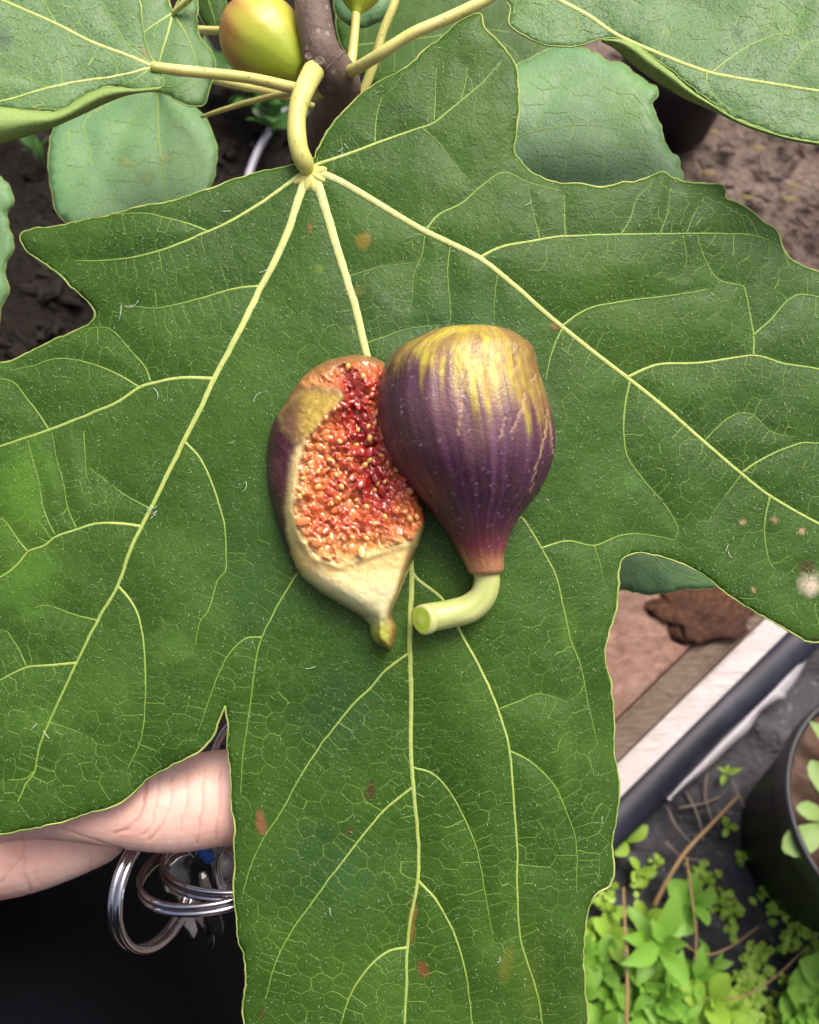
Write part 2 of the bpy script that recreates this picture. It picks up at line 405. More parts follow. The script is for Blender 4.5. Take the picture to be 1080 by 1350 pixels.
        Fc = np.vstack([np.stack([e, e + 1, e + 4, e + 3], 1), np.stack([e + 1, e + 2, e + 5, e + 4], 1)])
        tone = np.repeat(.03 + tone_add + .44 * str_, ns * 3)
        mk('vein_network', V, Fc, MAT['vein'], lf, attrs={'tone': tone}, kind='stuff')
    if hairs:
        a = np.stack([r_.uniform(max(x0, -60), min(x1, 1140), hairs), r_.uniform(y0, min(y1, 1420), hairs)], 1); a = a[inside(a[:, 0], a[:, 1], o)]
        th = r_.normal(.9, .9, len(a)) + 3.1416 * (r_.random(len(a)) < .5); ln = r_.gamma(2, .95, len(a)) + 1.0; dirv = np.stack([np.cos(th), np.sin(th)], 1)
        mid = a + dirv * ln[:, None] * .5 + np.stack([-dirv[:, 1], dirv[:, 0]], 1) * (r_.normal(0, .13, len(a)) * ln)[:, None]; end = a + dirv * ln[:, None]
        wd = np.stack([-dirv[:, 1], dirv[:, 0]], 1) * r_.uniform(.18, .42, len(a))[:, None]
        V = np.stack([S(*(a - wd).T, .6), S(*(a + wd).T, .6), S(*(mid + wd * .8).T, 2.2), S(*(mid - wd * .8).T, 2.2), S(*end.T, 1.8)], 1).reshape(-1, 3); i = np.arange(len(a)) * 5
        Fc = np.stack([i, i + 1, i + 2, i + 3], 1).tolist() + np.stack([i + 3, i + 2, i + 4], 1).tolist()
        mk('hairs', V, Fc, MAT['hair'], lf, kind='stuff', smooth=False)
    return lf, S

# ------------------------------------------------------------------ the fig tree
tb = G(470, 700, -.03)
tree = empty('fig_tree', tb, 'young fig tree with brown stem and large lobed green leaves', 'tree')
BROWN, RUST, YEL, PALE, DRY = (.16, .07, .025), (.22, .085, .02), (.20, .28, .03), (.55, .46, .34), (.07, .035, .015)
main_out = [(404,212),(395,215),(370,221),(340,228),(310,237),(285,246),(250,258),(215,268),(180,275),(150,283),(110,289),(83,295),(60,299),(38,302),(26,311),
 (35,330),(65,352),(100,382),(120,400),(126,413),(120,427),(90,442),(55,457),(25,472),(0,478),(-45,486),(-85,520),(-112,600),(-120,720),(-105,850),(-80,960),(-50,1045),(-22,1088),(0,1097),
 (33,1093),(67,1087),(113,1073),(140,1067),(163,1055),(187,1035),(213,1015),(240,1003),(263,993),(277,977),(289,952),(298,930),(300,967),(302,1010),(305,1050),(308,1090),(308,1150),(310,1193),(313,1233),(321,1260),(323,1300),(320,1330),(322,1350),
 (330,1400),(350,1470),(385,1540),(430,1600),(490,1660),(530,1700),(570,1660),(640,1580),(700,1500),(745,1430),(768,1380),(774,1350),(771,1302),(769,1254),(774,1206),(781,1182),(805,1165),(810,1133),(807,1109),(812,1080),(815,1037),(810,979),(810,941),(803,893),(798,854),(805,830),(815,801),(815,767),(817,743),(829,730),(856,729),(894,741),(933,763),(966,787),(1000,808),(1029,825),(1053,840),(1072,847),(1084,843),
 (1110,825),(1150,780),(1185,700),(1200,600),(1190,500),(1165,440),(1130,390),(1100,364),(1080,358),(1055,347),(1040,337),(1032,325),(1025,305),(1005,290),(980,272),(960,262),(957,250),(947,242),(910,241),(885,235),(875,227),(860,231),(835,239),(800,245),(765,244),(735,241),(705,230),(687,212),(679,195),(680,170),(683,140),(682,100),(675,75),(657,55),(640,37),(634,20),(615,23),(590,42),(565,62),(540,85),(500,107),(465,135),(445,155),(427,178),(418,197),(415,208)]
J = (406, 224)
main_veins = [
 ([J,(391,233),(358,258),(311,287),(272,306),(218,328),(171,340),(128,344),(97,343)], 5, 1.2, .95, .35),
 ([(272,304),(249,295),(218,287),(191,281),(148,282)], 1.9, .8, .6, .3),
 ([J,(395,258),(381,301),(362,344),(342,383),(323,422),(303,461),(282,501),(261,546),(243,581),(218,632),(187,694),(171,728),(156,771),(132,812),(101,874),(84,911),(68,946),(53,983),(46,1016),(33,1036),(23,1059)], 10.5, 1.5, 1, .4),
 ([(340,377),(311,380),(272,391),(233,401),(202,406),(171,403)], 2.3, .9, .65, .3),
 ([(280,499),(241,498),(206,504),(183,511),(156,529),(128,542),(93,556),(62,568),(35,577),(0,589),(-40,600)], 4, 2.2, .8, .5),
 ([(183,510),(156,494),(128,482),(97,474),(70,473),(43,482),(16,488)], 2, .9, .55, .3),
 ([(198,503),(191,484),(171,461),(152,439),(136,431),(113,433)], 1.8, .8, .5, .3),
 ([(64,566),(51,546),(35,525),(19,505),(0,499),(-25,500)], 1.8, .9, .5, .3),
 ([(187,694),(156,690),(124,691),(101,698),(74,707),(58,719),(37,728),(19,748),(0,761),(-30,775)], 3.4, 1.6, .75, .45),
 ([(37,728),(23,711),(8,689),(-5,680)], 1.8, 1, .5, .35),
 ([(72,705),(58,674),(51,635),(43,608),(36,580)], 1.5, .8, .45, .3),
 ([(100,696),(89,670),(84,639),(74,604),(68,570)], 1.4, .7, .45, .25),
 ([(244,583),(261,601),(274,624),(284,651),(292,678),(296,697),(298,748),(286,767),(276,802),(264,820),(257,853)], 2.6, .9, .65, .3),
 ([(156,773),(171,791),(183,814),(189,849),(191,888),(191,934),(185,977),(167,1016)], 2.7, .9, .65, .3),
 ([(128,818),(97,810),(62,798),(43,802)], 1.7, .8, .5, .25),
 ([(101,874),(66,877),(35,880),(12,890),(0,896),(-40,908)], 2.7, 1.3, .65, .4),
 ([(34,878),(25,857),(10,833)], 1.5, .8, .45, .3),
 ([(199,671),(167,654),(136,631),(117,616)], 1.4, .7, .45, .25),
 ([(46,1016),(31,1027),(0,1028)], 1.4, .8, .4, .3),
 ([(66,952),(95,962),(120,973)], 1.1, .6, .35, .2),
 ([(110,570),(112,600),(114,625),(120,640)], 1.1, .7, .35, .25),
 ([J,(417,240),(428,272),(441,317),(456,365),(469,406),(481,457),(500,530),(522,620),(537,700),(543,760),(540,840),(542,915),(542,990),(547,1055),(552,1120),(550,1165),(542,1210),(537,1250),(536,1300),(534,1350),(532,1450),(530,1650)], 11.5, 1.5, 1, .45),
 ([(540,860),(510,882),(490,905),(462,932),(427,977),(397,1022),(370,1072),(345,1110),(330,1145),(320,1180)], 3.2, 1, .65, .35),
 ([(546,1036),(510,1065),(475,1105),(437,1155),(410,1192),(380,1235),(360,1280),(350,1320)], 3.2, 1, .65, .35),
 ([(537,1249),(510,1255),(485,1277),(465,1305),(450,1345),(440,1400)], 2.8, 1, .65, .35),
 ([(545,1012),(570,1020),(590,1040),(610,1075),(630,1125),(640,1180),(650,1235)], 2.3, .8, .6, .3),
 ([(552,1162),(577,1190),(600,1235),(615,1290),(622,1345),(630,1410)], 3, 1, .65, .4),
 ([(520,612),(430,700),(391,757),(362,806),(344,845),(336,880),(331,923),(323,977),(319,1012),(317,1047)], 3, 1, .7, .3),
 ([(344,840),(323,842),(303,861),(288,888),(272,931),(261,966)], 1.8, .8, .5, .25),
 ([(541,750),(552,765),(585,792),(610,840),(635,885),(657,937),(672,990),(677,1050),(682,1120),(682,1180),(687,1240),(707,1305),(715,1350),(725,1400)], 3.6, 1.6, .8, .45),
 ([(672,990),(700,1005),(730,1035),(750,1080),(760,1115),(760,1180)], 2, .8, .5, .25),
 ([(657,935),(685,924),(710,915),(740,922)], 1.6, .8, .45, .25),
 ([(683,1140),(705,1142),(725,1144)], 1.2, .7, .4, .25),
 ([(522,618),(600,645),(660,668),(687,682),(714,723),(734,762),(743,801),(753,845),(765,875),(775,925),(785,970)], 3, 1, .75, .3),
 ([(714,722),(748,713),(783,719),(817,706),(846,704),(890,712)], 2, .8, .55, .3),
 ([(783,719),(790,740),(796,765)], 1.1, .6, .35, .25),
 ([J,(422,228),(456,243),(526,285),(563,306),(630,339),(678,376),(715,409),(756,443),(798,476),(827,498),(876,537),(924,579),(978,625),(1017,655),(1080,691),(1150,725)], 9, 2.4, 1, .6),
 ([(561,303),(578,283),(607,269),(631,248),(663,227),(696,240),(740,252)], 2.3, .8, .6, .3),
 ([(631,340),(659,326),(689,320),(733,312),(753,311),(817,309),(900,308),(959,308),(993,310),(1015,317)], 3.4, 1, .75, .4),
 ([(740,430),(773,408),(822,397),(895,388),(934,381)], 2.3, 1, .6, .35),
 ([(827,497),(866,481),(924,478),(993,469),(1032,479),(1071,485),(1110,492)], 3.4, 1.6, .75, .5),
 ([(993,469),(993,440),(983,386),(976,376),(944,366),(924,327),(920,310)], 2, .9, .5, .35),
 ([(993,442),(1017,420),(1047,390),(1080,391),(1110,395)], 1.9, 1, .5, .35),
 ([(978,623),(1003,606),(1052,585),(1080,584),(1120,580)], 2.2, 1.2, .6, .4),
 ([(830,503),(823,542),(825,596),(846,630),(876,665),(893,694),(890,713)], 2.1, .9, .55, .3),
 ([(1015,655),(1008,689),(1012,733),(1022,752)], 2, .8, .5, .3),
 ([(741,433),(729,459),(719,503)], 2, .9, .6, .35),
 ([(929,580),(959,552),(988,545),(1017,569),(1040,575)], 1.4, .7, .45, .25),
 ([(977,626),(955,655),(939,679)], 1.3, .6, .4, .2),
 ([(594,322),(590,350),(592,385),(594,425)], 1.4, .8, .45, .25),
 ([(560,306),(556,335),(545,365),(543,400)], 1.3, .7, .4, .2),
 ([(656,360),(652,390),(652,425)], 1.3, .7, .4, .2),
 ([(900,310),(905,340),(900,365)], 1.1, .6, .35, .2),
 ([(818,309),(830,290),(840,262),(860,240)], 1.5, .7, .45, .25),
 ([(870,308),(880,280),(884,248)], 1.3, .7, .4, .25),
 ([(905,308),(915,282),(930,258)], 1.2, .6, .4, .25),
 ([(745,311),(744,285),(744,255)], 1.5, .8, .45, .3),
 ([(712,316),(704,285),(696,245)], 1.3, .7, .4, .25),
 ([J,(422,215),(456,204),(500,187),(548,170),(570,163),(605,135),(635,110),(660,83)], 4.2, 1, .9, .4),
 ([(606,136),(613,110),(616,88)], 1.4, .7, .45, .25),
 ([(572,160),(574,120),(575,90)], 1.4, .7, .45, .25),
 ([(494,188),(496,154),(504,128)], 1.6, .8, .5, .3),
 ([(556,168),(580,190),(598,215),(615,235)], 1.2, .6, .35, .2),
 ([(484,452),(500,446),(540,433),(580,428)], 1.3, .6, .4, .2),
 ([(456,365),(500,352),(545,346)], 1.1, .6, .35, .2),
]
def main_depth(x, y):
    dx, dy = x - 540, y - 600
    h = -(dx / 600.) ** 2 * 34 - np.where(dy > 0, (dy / 750.) ** 2 * 40, (dy / 600.) ** 2 * 10)
    h = h + 9 * np.sin(x / 130. + 1.2) * np.sin(y / 150. + .4) - 16 * np.exp(-(((x - 50) / 90) ** 2 + ((y - 340) / 90) ** 2)) - 20 * sstep(740, 830, x) * sstep(850, 950, y)
    h = h - 10 * np.exp(-((x - 541) / 60.) ** 2) * sstep(830, 950, y)
    return D0 * (1 - h / F)
stains_and_light = [(345,1085,8,19,-8,(.24,.11,.05),1),(490,1041,9,13,20,DRY,.9),(462,1093,5,9,30,(.10,.045,.015),.7),(480,317,11,13,0,(.22,.16,.02),.8),(408,300,4,8,0,RUST,.9),(733,430,10,6,30,RUST,.9),
 (543,1215,6,34,6,(.24,.13,.03),.75),(558,1279,8,12,-25,(.17,.06,.02),.85),(1068,769,15,17,0,PALE,1),(1066,748,14,10,0,DRY,.9),(979,688,6,5,0,(.40,.27,.14),1),(1020,685,6,5,20,(.36,.20,.12),1),(1058,700,5,5,0,(.40,.27,.14),1),(995,777,4,5,0,(.40,.27,.14),.9),
 (1074,846,12,5,0,(.12,.06,.05),1),(345,1338,6,12,20,DRY,.8),(470,385,12,9,0,(.16,.15,.03),.55),(668,1275,10,30,10,(.15,.16,.02),.5),(420,355,8,9,0,YEL,.4),(30,640,48,90,10,(.085,.20,.018),.75),(40,760,50,60,0,(.08,.19,.018),.55),(225,850,34,26,0,(.09,.20,.03),.5),  # yellow-green left-edge patches: light glowing through the blade, painted in
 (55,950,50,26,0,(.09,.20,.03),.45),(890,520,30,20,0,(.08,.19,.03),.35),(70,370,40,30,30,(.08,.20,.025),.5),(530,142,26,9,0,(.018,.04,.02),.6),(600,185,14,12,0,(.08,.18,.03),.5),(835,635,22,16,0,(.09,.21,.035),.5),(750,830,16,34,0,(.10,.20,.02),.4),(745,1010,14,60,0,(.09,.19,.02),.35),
 (700,1290,20,60,0,(.12,.16,.02),.3),(450,930,60,90,30,(.026,.075,.026),.5),(430,1140,80,70,0,(.026,.075,.026),.5),(600,420,90,50,0,(.030,.085,.030),.4),(330,760,60,120,0,(.032,.09,.026),.4)]  # large dark bluish patches: mid-leaf tone from sky light, painted in
mleaf, MS = leaf(tree, 'leaf', main_out, main_veins, main_depth, MAT['leaf'], step=5.0, net=21, quilt=6, hairs=26000, stains_and_light=stains_and_light, margin=1.25, und=5, edge_roll=7,
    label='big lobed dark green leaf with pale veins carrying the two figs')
def pet(path, r, dep, parent, name='petiole', n=14, mat='petiole'):
    p = smooth_path([(a, b, d, rr) for (a, b), d, rr in zip(path, dep, r)], 6.0)
    k = fbm(np.arange(len(p)) / 5., np.zeros(len(p)), 3, 2)
    return mk(name, *tube(P(p[:, 0], p[:, 1], p[:, 2]), p[:, 3] * p[:, 2] / F * (.94 + .12 * k), n), MAT[mat], parent)
dj = float(main_depth(np.array(404.), np.array(222.)))
pet([(421,82),(407,106),(395,135),(391,165),(394,195),(402,216),(411,236)], [15,14.5,13,12.5,12.5,12,4], [.2425,.2310,.2262,.2250,.2248,.2262,dj + .0030], mleaf)
def star():
    n = 60; V = [MS(np.array([409.]), np.array([228.]), 5.5)[0]]; Fc = []
    dirs = [(-.86, .5), (-.33, .94), (.27, .96), (.87, .45), (.95, -.25), (-.3, -.95)]; rings = [(.35, 5.0), (.65, 3.6), (.9, 1.4), (1.0, -.6)]
    for f, z in rings:
        for j in range(n):
            a = j / n * 6.2832; d = np.array((math.cos(a), math.sin(a))); r = 12 + 15 * max(max(0, d @ np.array(q)) ** 14 for q in dirs); p = np.array((409., 228.)) + d * r * f; V.append(MS(p[:1], p[1:], z)[0])
    Fc = [(0, 1 + (j + 1) % n, 1 + j) for j in range(n)] + [(1 + i * n + j, 1 + i * n + (j + 1) % n, 1 + (i + 1) * n + (j + 1) % n, 1 + (i + 1) * n + j) for i in range(3) for j in range(n)]
    mk('vein_junction', V, Fc, MAT['petiole'], mleaf)
star()
# loose white fibres on the blade
def fibres():
    parts = []; rr = np.random.default_rng(5)
    for (x, y, ln, n) in [(165,402,26,2),(345,360,20,1),(200,517,22,1),(345,520,20,1),(205,672,11,6),(310,272,14,1),(455,192,10,3),(52,958,14,2),(320,635,18,1),(400,880,16,1),(690,270,12,1),(445,325,12,1),(790,1075,9,1),(960,725,12,2),(432,1190,13,1),(655,1260,12,1)]:
        for k in range(n):
            a = (x * 7 + y) % 3.1 + rr.normal(0, .5); cu = rr.normal(0, 1.3); m = 8; p = [np.array((x, y)) + rr.normal(0, 3, 2)]
            for i in range(m): p.append(p[-1] + ln / m * rr.uniform(.7, 1.1) * np.array((math.cos(a + cu * i / m), math.sin(a + cu * i / m))))
            p = np.array(p); up = 1.2 + 3 * np.sin(np.linspace(0, 3.1, len(p))) * rr.random()
            parts.append(tube(MS(p[:, 0], p[:, 1], up), .30 * U, 4))
    V, Fc = join(parts); mk('fibres', V, Fc, MAT['fluff'], mleaf, kind='stuff')
fibres()

# stem
sp = smooth_path([(404,-140,.24,21),(408,-60,.238,22),(411,0,.2365,23),(417,40,.2365,23.5),(426,76,.238,26),(441,98,.2425,28),(449,114,.248,27),(445,134,.257,25),(434,156,.272,24),(428,180,.30,25)], 5)
V = P(sp[:, 0], sp[:, 1], sp[:, 2]); rad = sp[:, 3] * sp[:, 2] / F
tail = smooth_path(np.vstack([V[-1], V[-1] + np.array((-.004, .06, -.16)), (V[-1] + tb) / 2 + np.array((0, .03, -.05)), tb]), .012)[1:]
V = np.vstack([V, tail]); rad = np.r_[rad, np.linspace(rad[-1], .012, len(tail))]
q = np.arange(len(V)); rad = rad * (.97 + .06 * vnoise(q / 3., q * 0, 4))
for k, am in ((0.0, .0),): pass
mk('stem', *tube(V, rad, 24), MAT['stem'], tree)
def ring_scar(x, y, d, r, parent, name='leaf_scar'):
    c = P(x, y, d); k = d / F; prof = [(.02, .2), (.25, -.2), (.45, -.3), (.62, .9), (.85, 1.0), (1.05, -.4), (1.3, -4)]; n = 18; V = []
    for (a, z) in prof:
        for j in range(n):
            t = j / n * 6.2832; V.append(c + k * r * a * (math.cos(t) * RT + math.sin(t) * UP * .9) - FW * k * z)
    Fc = [(i * n + j, i * n + (j + 1) % n, (i + 1) * n + (j + 1) % n, (i + 1) * n + j) for i in range(len(prof) - 1) for j in range(n)]
    Fc.append(tuple(range(n))); mk(name, V, Fc, MAT['stem'], parent)
ring_scar(407, 74, .2336, 5.5, tree); ring_scar(421, 80, .2331, 7, tree)
# ring ridges round the stem at the nodes
for (x, y, d, r, tx, ty) in [(434, 90, .240, 27.5, .7, .7), (446, 124, .2525, 26.5, -.35, .94)]:
    c = P(x, y, d); t = np.array(tx * RT - ty * UP + .35 * FW); t /= np.linalg.norm(t); e = np.cross(t, FW); e /= np.linalg.norm(e); b = np.cross(t, e)
    a = np.linspace(0, 6.2832, 41); mk('node_ring', *tube(c + (np.cos(a)[:, None] * e + np.sin(a)[:, None] * b) * r * d / F, 1.5 * d / F, 6, False), MAT['stem'], tree)

# the other leaves of the tree
def plane(d0, x0, y0, ax=0, ay=0): return lambda x, y: d0 + ax * (x - x0) / 1000. + ay * (y - y0) / 1000.
def leaf_petiole(lf, path, r, dep): pet(path, r, dep, lf)
tl = plane(.222, 200, 90, .03, -.03)
l1, _ = leaf(tree, 'leaf', [(204,84),(212,95),(216,113),(203,121),(180,119),(158,116),(134,117),(110,128),(88,143),(65,149),(35,146),(0,142),(-60,146),(-130,120),(-170,20),(-140,-90),(-30,-120),(100,-90),(165,-50),(183,0),(188,28),(192,55),(197,76)],
  [([(201,87),(165,72),(120,55),(75,32),(30,12),(-10,-5),(-70,-30)],4.4,2.5,.95,.7),([(201,88),(155,100),(105,107),(60,117),(0,134),(-40,142)],2.6,2,.95,.6),([(75,32),(65,15),(55,-2),(48,-25)],1.6,.9,.5,.4),([(199,84),(165,55),(148,28),(135,5),(125,-25)],1.8,.9,.5,.3),([(201,88),(178,104),(155,115)],1.6,.8,.7,.4),
   ([(65,116),(35,103),(0,92)],1.4,.8,.45,.3),([(120,55),(105,75),(92,98)],1.0,.6,.35,.2)], tl, MAT['leaf_pale'], step=7, net=30, hairs=2600, seed=1, margin=1.0, und=4, edge_roll=5, stains_and_light=[(190,70,6,14,0,RUST,.5),(5,50,14,16,0,(.03,.06,.035),.7),(150,90,24,10,-20,(.07,.17,.03),.5)],
  label='grey green leaf with its lower edge curled under, joined by the long left petiole')
leaf_petiole(l1, [(199,87),(230,92),(260,95),(330,103),(392,117),(425,122)], [6,7.5,7.2,7,7.5,8], [.2222,.224,.226,.232,.240,.246])
def curl(a, b, da, db, parent, mat):
    a = smooth_path(a, 5); b = smooth_path(b, 5); n = 60; ia = np.linspace(0, len(a) - 1, n); ib = np.linspace(0, len(b) - 1, n)
    A = np.stack([np.interp(ia, np.arange(len(a)), a[:, k]) for k in (0, 1)], 1); B = np.stack([np.interp(ib, np.arange(len(b)), b[:, k]) for k in (0, 1)], 1); m = 9; V = []
    for j in range(m):
        t = j / (m - 1); X = A + (B - A) * t; dep = da(A[:, 0], A[:, 1]) + .0006 + (db - .0) * t ** 1.4 - .003 * math.sin(t * 3.14)
        V.append(P(X[:, 0], X[:, 1], dep))
    i = np.arange((m - 1) * (n - 1)); k = (i // (n - 1)) * n + i % (n - 1)
    o = mk('curled_edge', np.vstack(V), np.stack([k, k + n, k + n + 1, k + 1], 1), mat, parent, label='paler underside of the curled edge')
    s = o.modifiers.new('thickness', 'SOLIDIFY'); s.thickness = .0004
    mk('margin', *tube(V[-1], .00022, 6), MAT['margin'], o)
curl([(214,116),(180,119),(158,117),(134,118),(110,129),(88,144),(65,150),(35,147),(0,143),(-60,147)], [(212,118),(180,121),(160,126),(135,136),(110,148),(90,157),(65,168),(40,176),(0,188),(-60,196)], tl, .002, l1, MAT['leaf_under'])
l2, _ = leaf(tree, 'leaf', [(228,14),(245,-10),(262,-6),(259,25),(265,50),(279,70),(283,92),(275,120),(270,138),(258,141),(240,136),(215,124),(188,118),(160,100),(150,50),(165,0),(190,-20),(215,-10)],
  [([(228,17),(222,40),(210,80),(205,120)],3.2,1,.8,.5),([(228,17),(195,38),(170,60)],2.4,1,.75,.5),([(228,17),(245,45),(258,80),(262,110)],2,.9,.65,.4)], plane(.262,228,17,.02,-.05), MAT['leaf_pale'], step=8, net=30, seed=2, margin=.8, und=4, label='small leaf with pale radiating veins tucked behind the curled leaf')
leaf_petiole(l2, [(228,18),(238,8),(252,-4),(290,-40),(380,-60),(408,-62)], [3,4,4.5,5,5.5,6], [.262,.260,.258,.252,.242,.238])
l3, _ = leaf(tree, 'leaf', [(200,108),(235,125),(260,144),(275,164),(285,190),(286,220),(278,245),(250,285),(200,310),(140,310),(100,300),(82,288),(72,270),(65,236),(64,205),(68,172),(85,150),(120,125),(160,108)],
  [([(206,110),(208,140),(210,190),(218,255),(222,290)],2.6,1,.6,.4),([(206,112),(160,130),(112,158),(116,190),(122,215),(136,242),(152,267)],1.6,1,.55,.4),([(206,112),(185,145),(160,180),(148,210)],1.4,.8,.4,.3),([(120,212),(108,224),(100,234)],1.1,.7,.4,.3),([(214,220),(190,235),(170,250)],1.1,.7,.35,.25)],
  plane(.315,206,112,.02,-.08), MAT['leaf_blue'], step=9, net=34, seed=3, margin=.5, und=6, stains_and_light=[(166,215,7,7,0,(.33,.27,.03),.8),(195,235,7,6,0,(.22,.30,.04),.8),(217,207,8,5,30,(.30,.30,.05),.7)], label='broad blue green leaf with yellow specks hanging behind the curled leaf')
leaf_petiole(l3, [(206,114),(230,95),(300,110),(380,128),(432,150)], [3.5,4,4.5,5,5.5], [.315,.30,.285,.275,.270])
l4, _ = leaf(tree, 'leaf', [(-20,225),(0,236),(10,247),(16,265),(12,282),(13,298),(17,325),(8,345),(6,360),(10,383),(4,402),(0,425),(-15,450),(-60,440),(-110,380),(-120,300),(-80,230)],
  [([(-110,330),(-50,325),(0,320)],2,1,.4,.3)], plane(.34,0,320), MAT['leaf_blue'], step=9, net=34, seed=4, margin=.5, serr=1.6, label='dark toothed leaf over the bare soil coloured dark for shade')
leaf_petiole(l4, [(-110,330),(-200,260),(-120,120),(100,40),(300,40),(415,30)], [4,5,5,5,5,5], [.34,.34,.33,.31,.27,.239])
tr = plane(.228, 737, 0, -.02, -.05)
l5, _ = leaf(tree, 'leaf', [(690,-40),(672,-20),(664,-4),(672,10),(670,30),(684,43),(710,55),(740,61),(770,57),(795,51),(818,50),(840,58),(862,75),(890,95),(915,118),(940,136),(970,156),(1000,168),(1040,180),(1080,187),(1130,190),(1200,150),(1230,50),(1170,-60),(1000,-110),(850,-110),(740,-80)],
  [([(694,-34),(712,-15),(737,0),(775,20),(812,45),(860,67),(930,94),(990,106),(1080,120),(1150,130)],5.5,3,.95,.7),([(762,12),(760,25),(764,38),(772,46)],1.4,.8,.5,.3),([(931,94),(933,112),(945,130),(965,147)],1.8,.9,.6,.4),([(938,95),(980,65),(1020,47),(1042,46),(1065,56),(1090,50)],2,1.1,.6,.45),([(1065,56),(1045,85),(1022,109)],1.5,.9,.5,.4),([(1042,46),(1052,25),(1062,5),(1070,-20)],1.2,.8,.4,.3),
   ([(1072,119),(1070,135),(1072,150)],1.3,.7,.45,.3),([(712,-14),(760,-30),(840,-40),(950,-30)],3,1.4,.8,.5),([(840,-40),(880,-10),(930,10)],1.2,.7,.4,.3),([(690,-38),(680,0),(690,15),(705,22)],1.3,.7,.5,.3)],
  tr, MAT['leaf_pale'], step=7, net=30, hairs=6000, seed=5, margin=1.1, und=7, edge_roll=5, stains_and_light=[(1030,25,44,30,0,(.085,.20,.022),.7),(975,45,10,9,0,(.03,.07,.03),.6),(880,40,12,8,0,(.12,.24,.03),.5)], label='large bright leaf with a thick straight midrib and rolled lower edge')
leaf_petiole(l5, [(456,96),(470,90),(500,72),(540,46),(590,24),(640,0),(694,-36)], [8.5,8,7.8,7.5,7.5,7.5,6], [.242,.236,.230,.228,.228,.228,.2282])
curl([(795,52),(818,51),(840,59),(862,76),(890,96),(915,119),(940,137),(970,157),(1000,169),(1040,181),(1080,188)], [(793,54),(812,64),(835,84),(865,106),(900,127),(940,145),(970,160),(1000,172),(1040,184),(1080,191)], tr, .006, l5, MAT['leaf_under'])
l6, _ = leaf(tree, 'leaf', [(640,110),(682,88),(700,74),(722,65),(760,60),(785,69),(805,80),(822,82),(842,100),(866,120),(860,135),(867,148),(870,165),(876,185),(884,200),(894,208),(901,236),(900,262),(850,292),(760,300),(690,272),(640,205),(625,150)],
  [([(610,210),(650,193),(680,182),(710,172),(755,165),(800,167)],2.6,.9,.7,.35),([(706,173),(715,145),(728,125),(740,110)],1.2,.7,.4,.3),([(690,240),(770,245),(830,235)],1.5,.8,.45,.3)], plane(.275,750,170,-.03,-.05), MAT['leaf_blue'], step=8, net=36, seed=6, margin=.7, serr=1.5, und=6, stains_and_light=[(830,140,40,60,20,(.12,.29,.05),.6)], label='pale mint green leaf framed between the big leaf and the rolled leaf')
leaf_petiole(l6, [(614,208),(560,200),(500,170),(452,130)], [4,5,5.5,6], [.277,.272,.266,.258])
l7, _ = leaf(tree, 'leaf', [(440,-30),(520,-60),(640,-50),(700,-20),(735,30),(742,70),(715,110),(660,150),(580,160),(500,120),(450,60)],
  [([(470,60),(560,50),(640,40),(720,50)],2,1,.4,.3),([(640,40),(680,70),(700,100)],1.2,.8,.3,.25)], plane(.33,600,50,-.02,-.05), MAT['leaf'], step=9, net=36, seed=7, margin=.5, label='shaded dark leaf lying deepest below the right petiole')
leaf_petiole(l7, [(524,-40),(521,0),(504,44),(490,92),(474,128),(448,148)], [6,6,6,6.2,6.2,6], [.262,.262,.263,.264,.266,.268])
l8, _ = leaf(tree, 'leaf', [(770,700),(820,706),(870,705),(925,735),(955,768),(945,774),(904,778),(860,784),(820,780),(780,785),(740,770),(735,720)],
  [([(760,712),(830,716),(860,732),(884,752),(930,767)],2.4,1,.6,.45),([(862,734),(858,760),(862,776)],1.1,.7,.45,.35)], plane(.30,850,750,0,-.06), MAT['leaf_blue'], step=8, net=34, seed=8, margin=.5, label='small leaf peeping through the notch above the wet brown wood')
leaf_petiole(l8, [(762,712),(700,640),(600,480),(500,300),(440,190)], [4,5,5.5,5.5,6], [.30,.31,.32,.31,.296])
l9, _ = leaf(tree, 'leaf', [(455,-40),(500,-30),(516,5),(500,28),(476,36),(452,30),(440,5)], [([(470,-30),(478,0),(480,30)],1.6,.8,.5,.4)], plane(.30,480,0), MAT['leaf_blue'], step=9, net=36, seed=9, margin=.5, label='little leaf behind the stalk of the upright green fig')
leaf_petiole(l9, [(472,-28),(460,-60),(420,-80)], [3,4,5], [.30,.28,.245])
l10, _ = leaf(tree, 'leaf', [(245,-40),(285,-30),(300,10),(292,38),(278,44),(262,20),(250,0)], [([(262,-30),(275,0),(284,34)],1.6,.8,.5,.4)], plane(.31,270,0), MAT['leaf'], step=9, net=36, seed=10, margin=.5, label='narrow dark leaf beside the blushing unripe fig')
leaf_petiole(l10, [(262,-30),(300,-70),(400,-80)], [3,4,5], [.31,.28,.245])
# bare bent petiole stub with forked tip
pet([(436,132),(385,123),(330,134),(290,146),(266,154)], [6,4.5,3.6,3.2,2], [.262,.270,.276,.282,.286], tree, 'petiole')

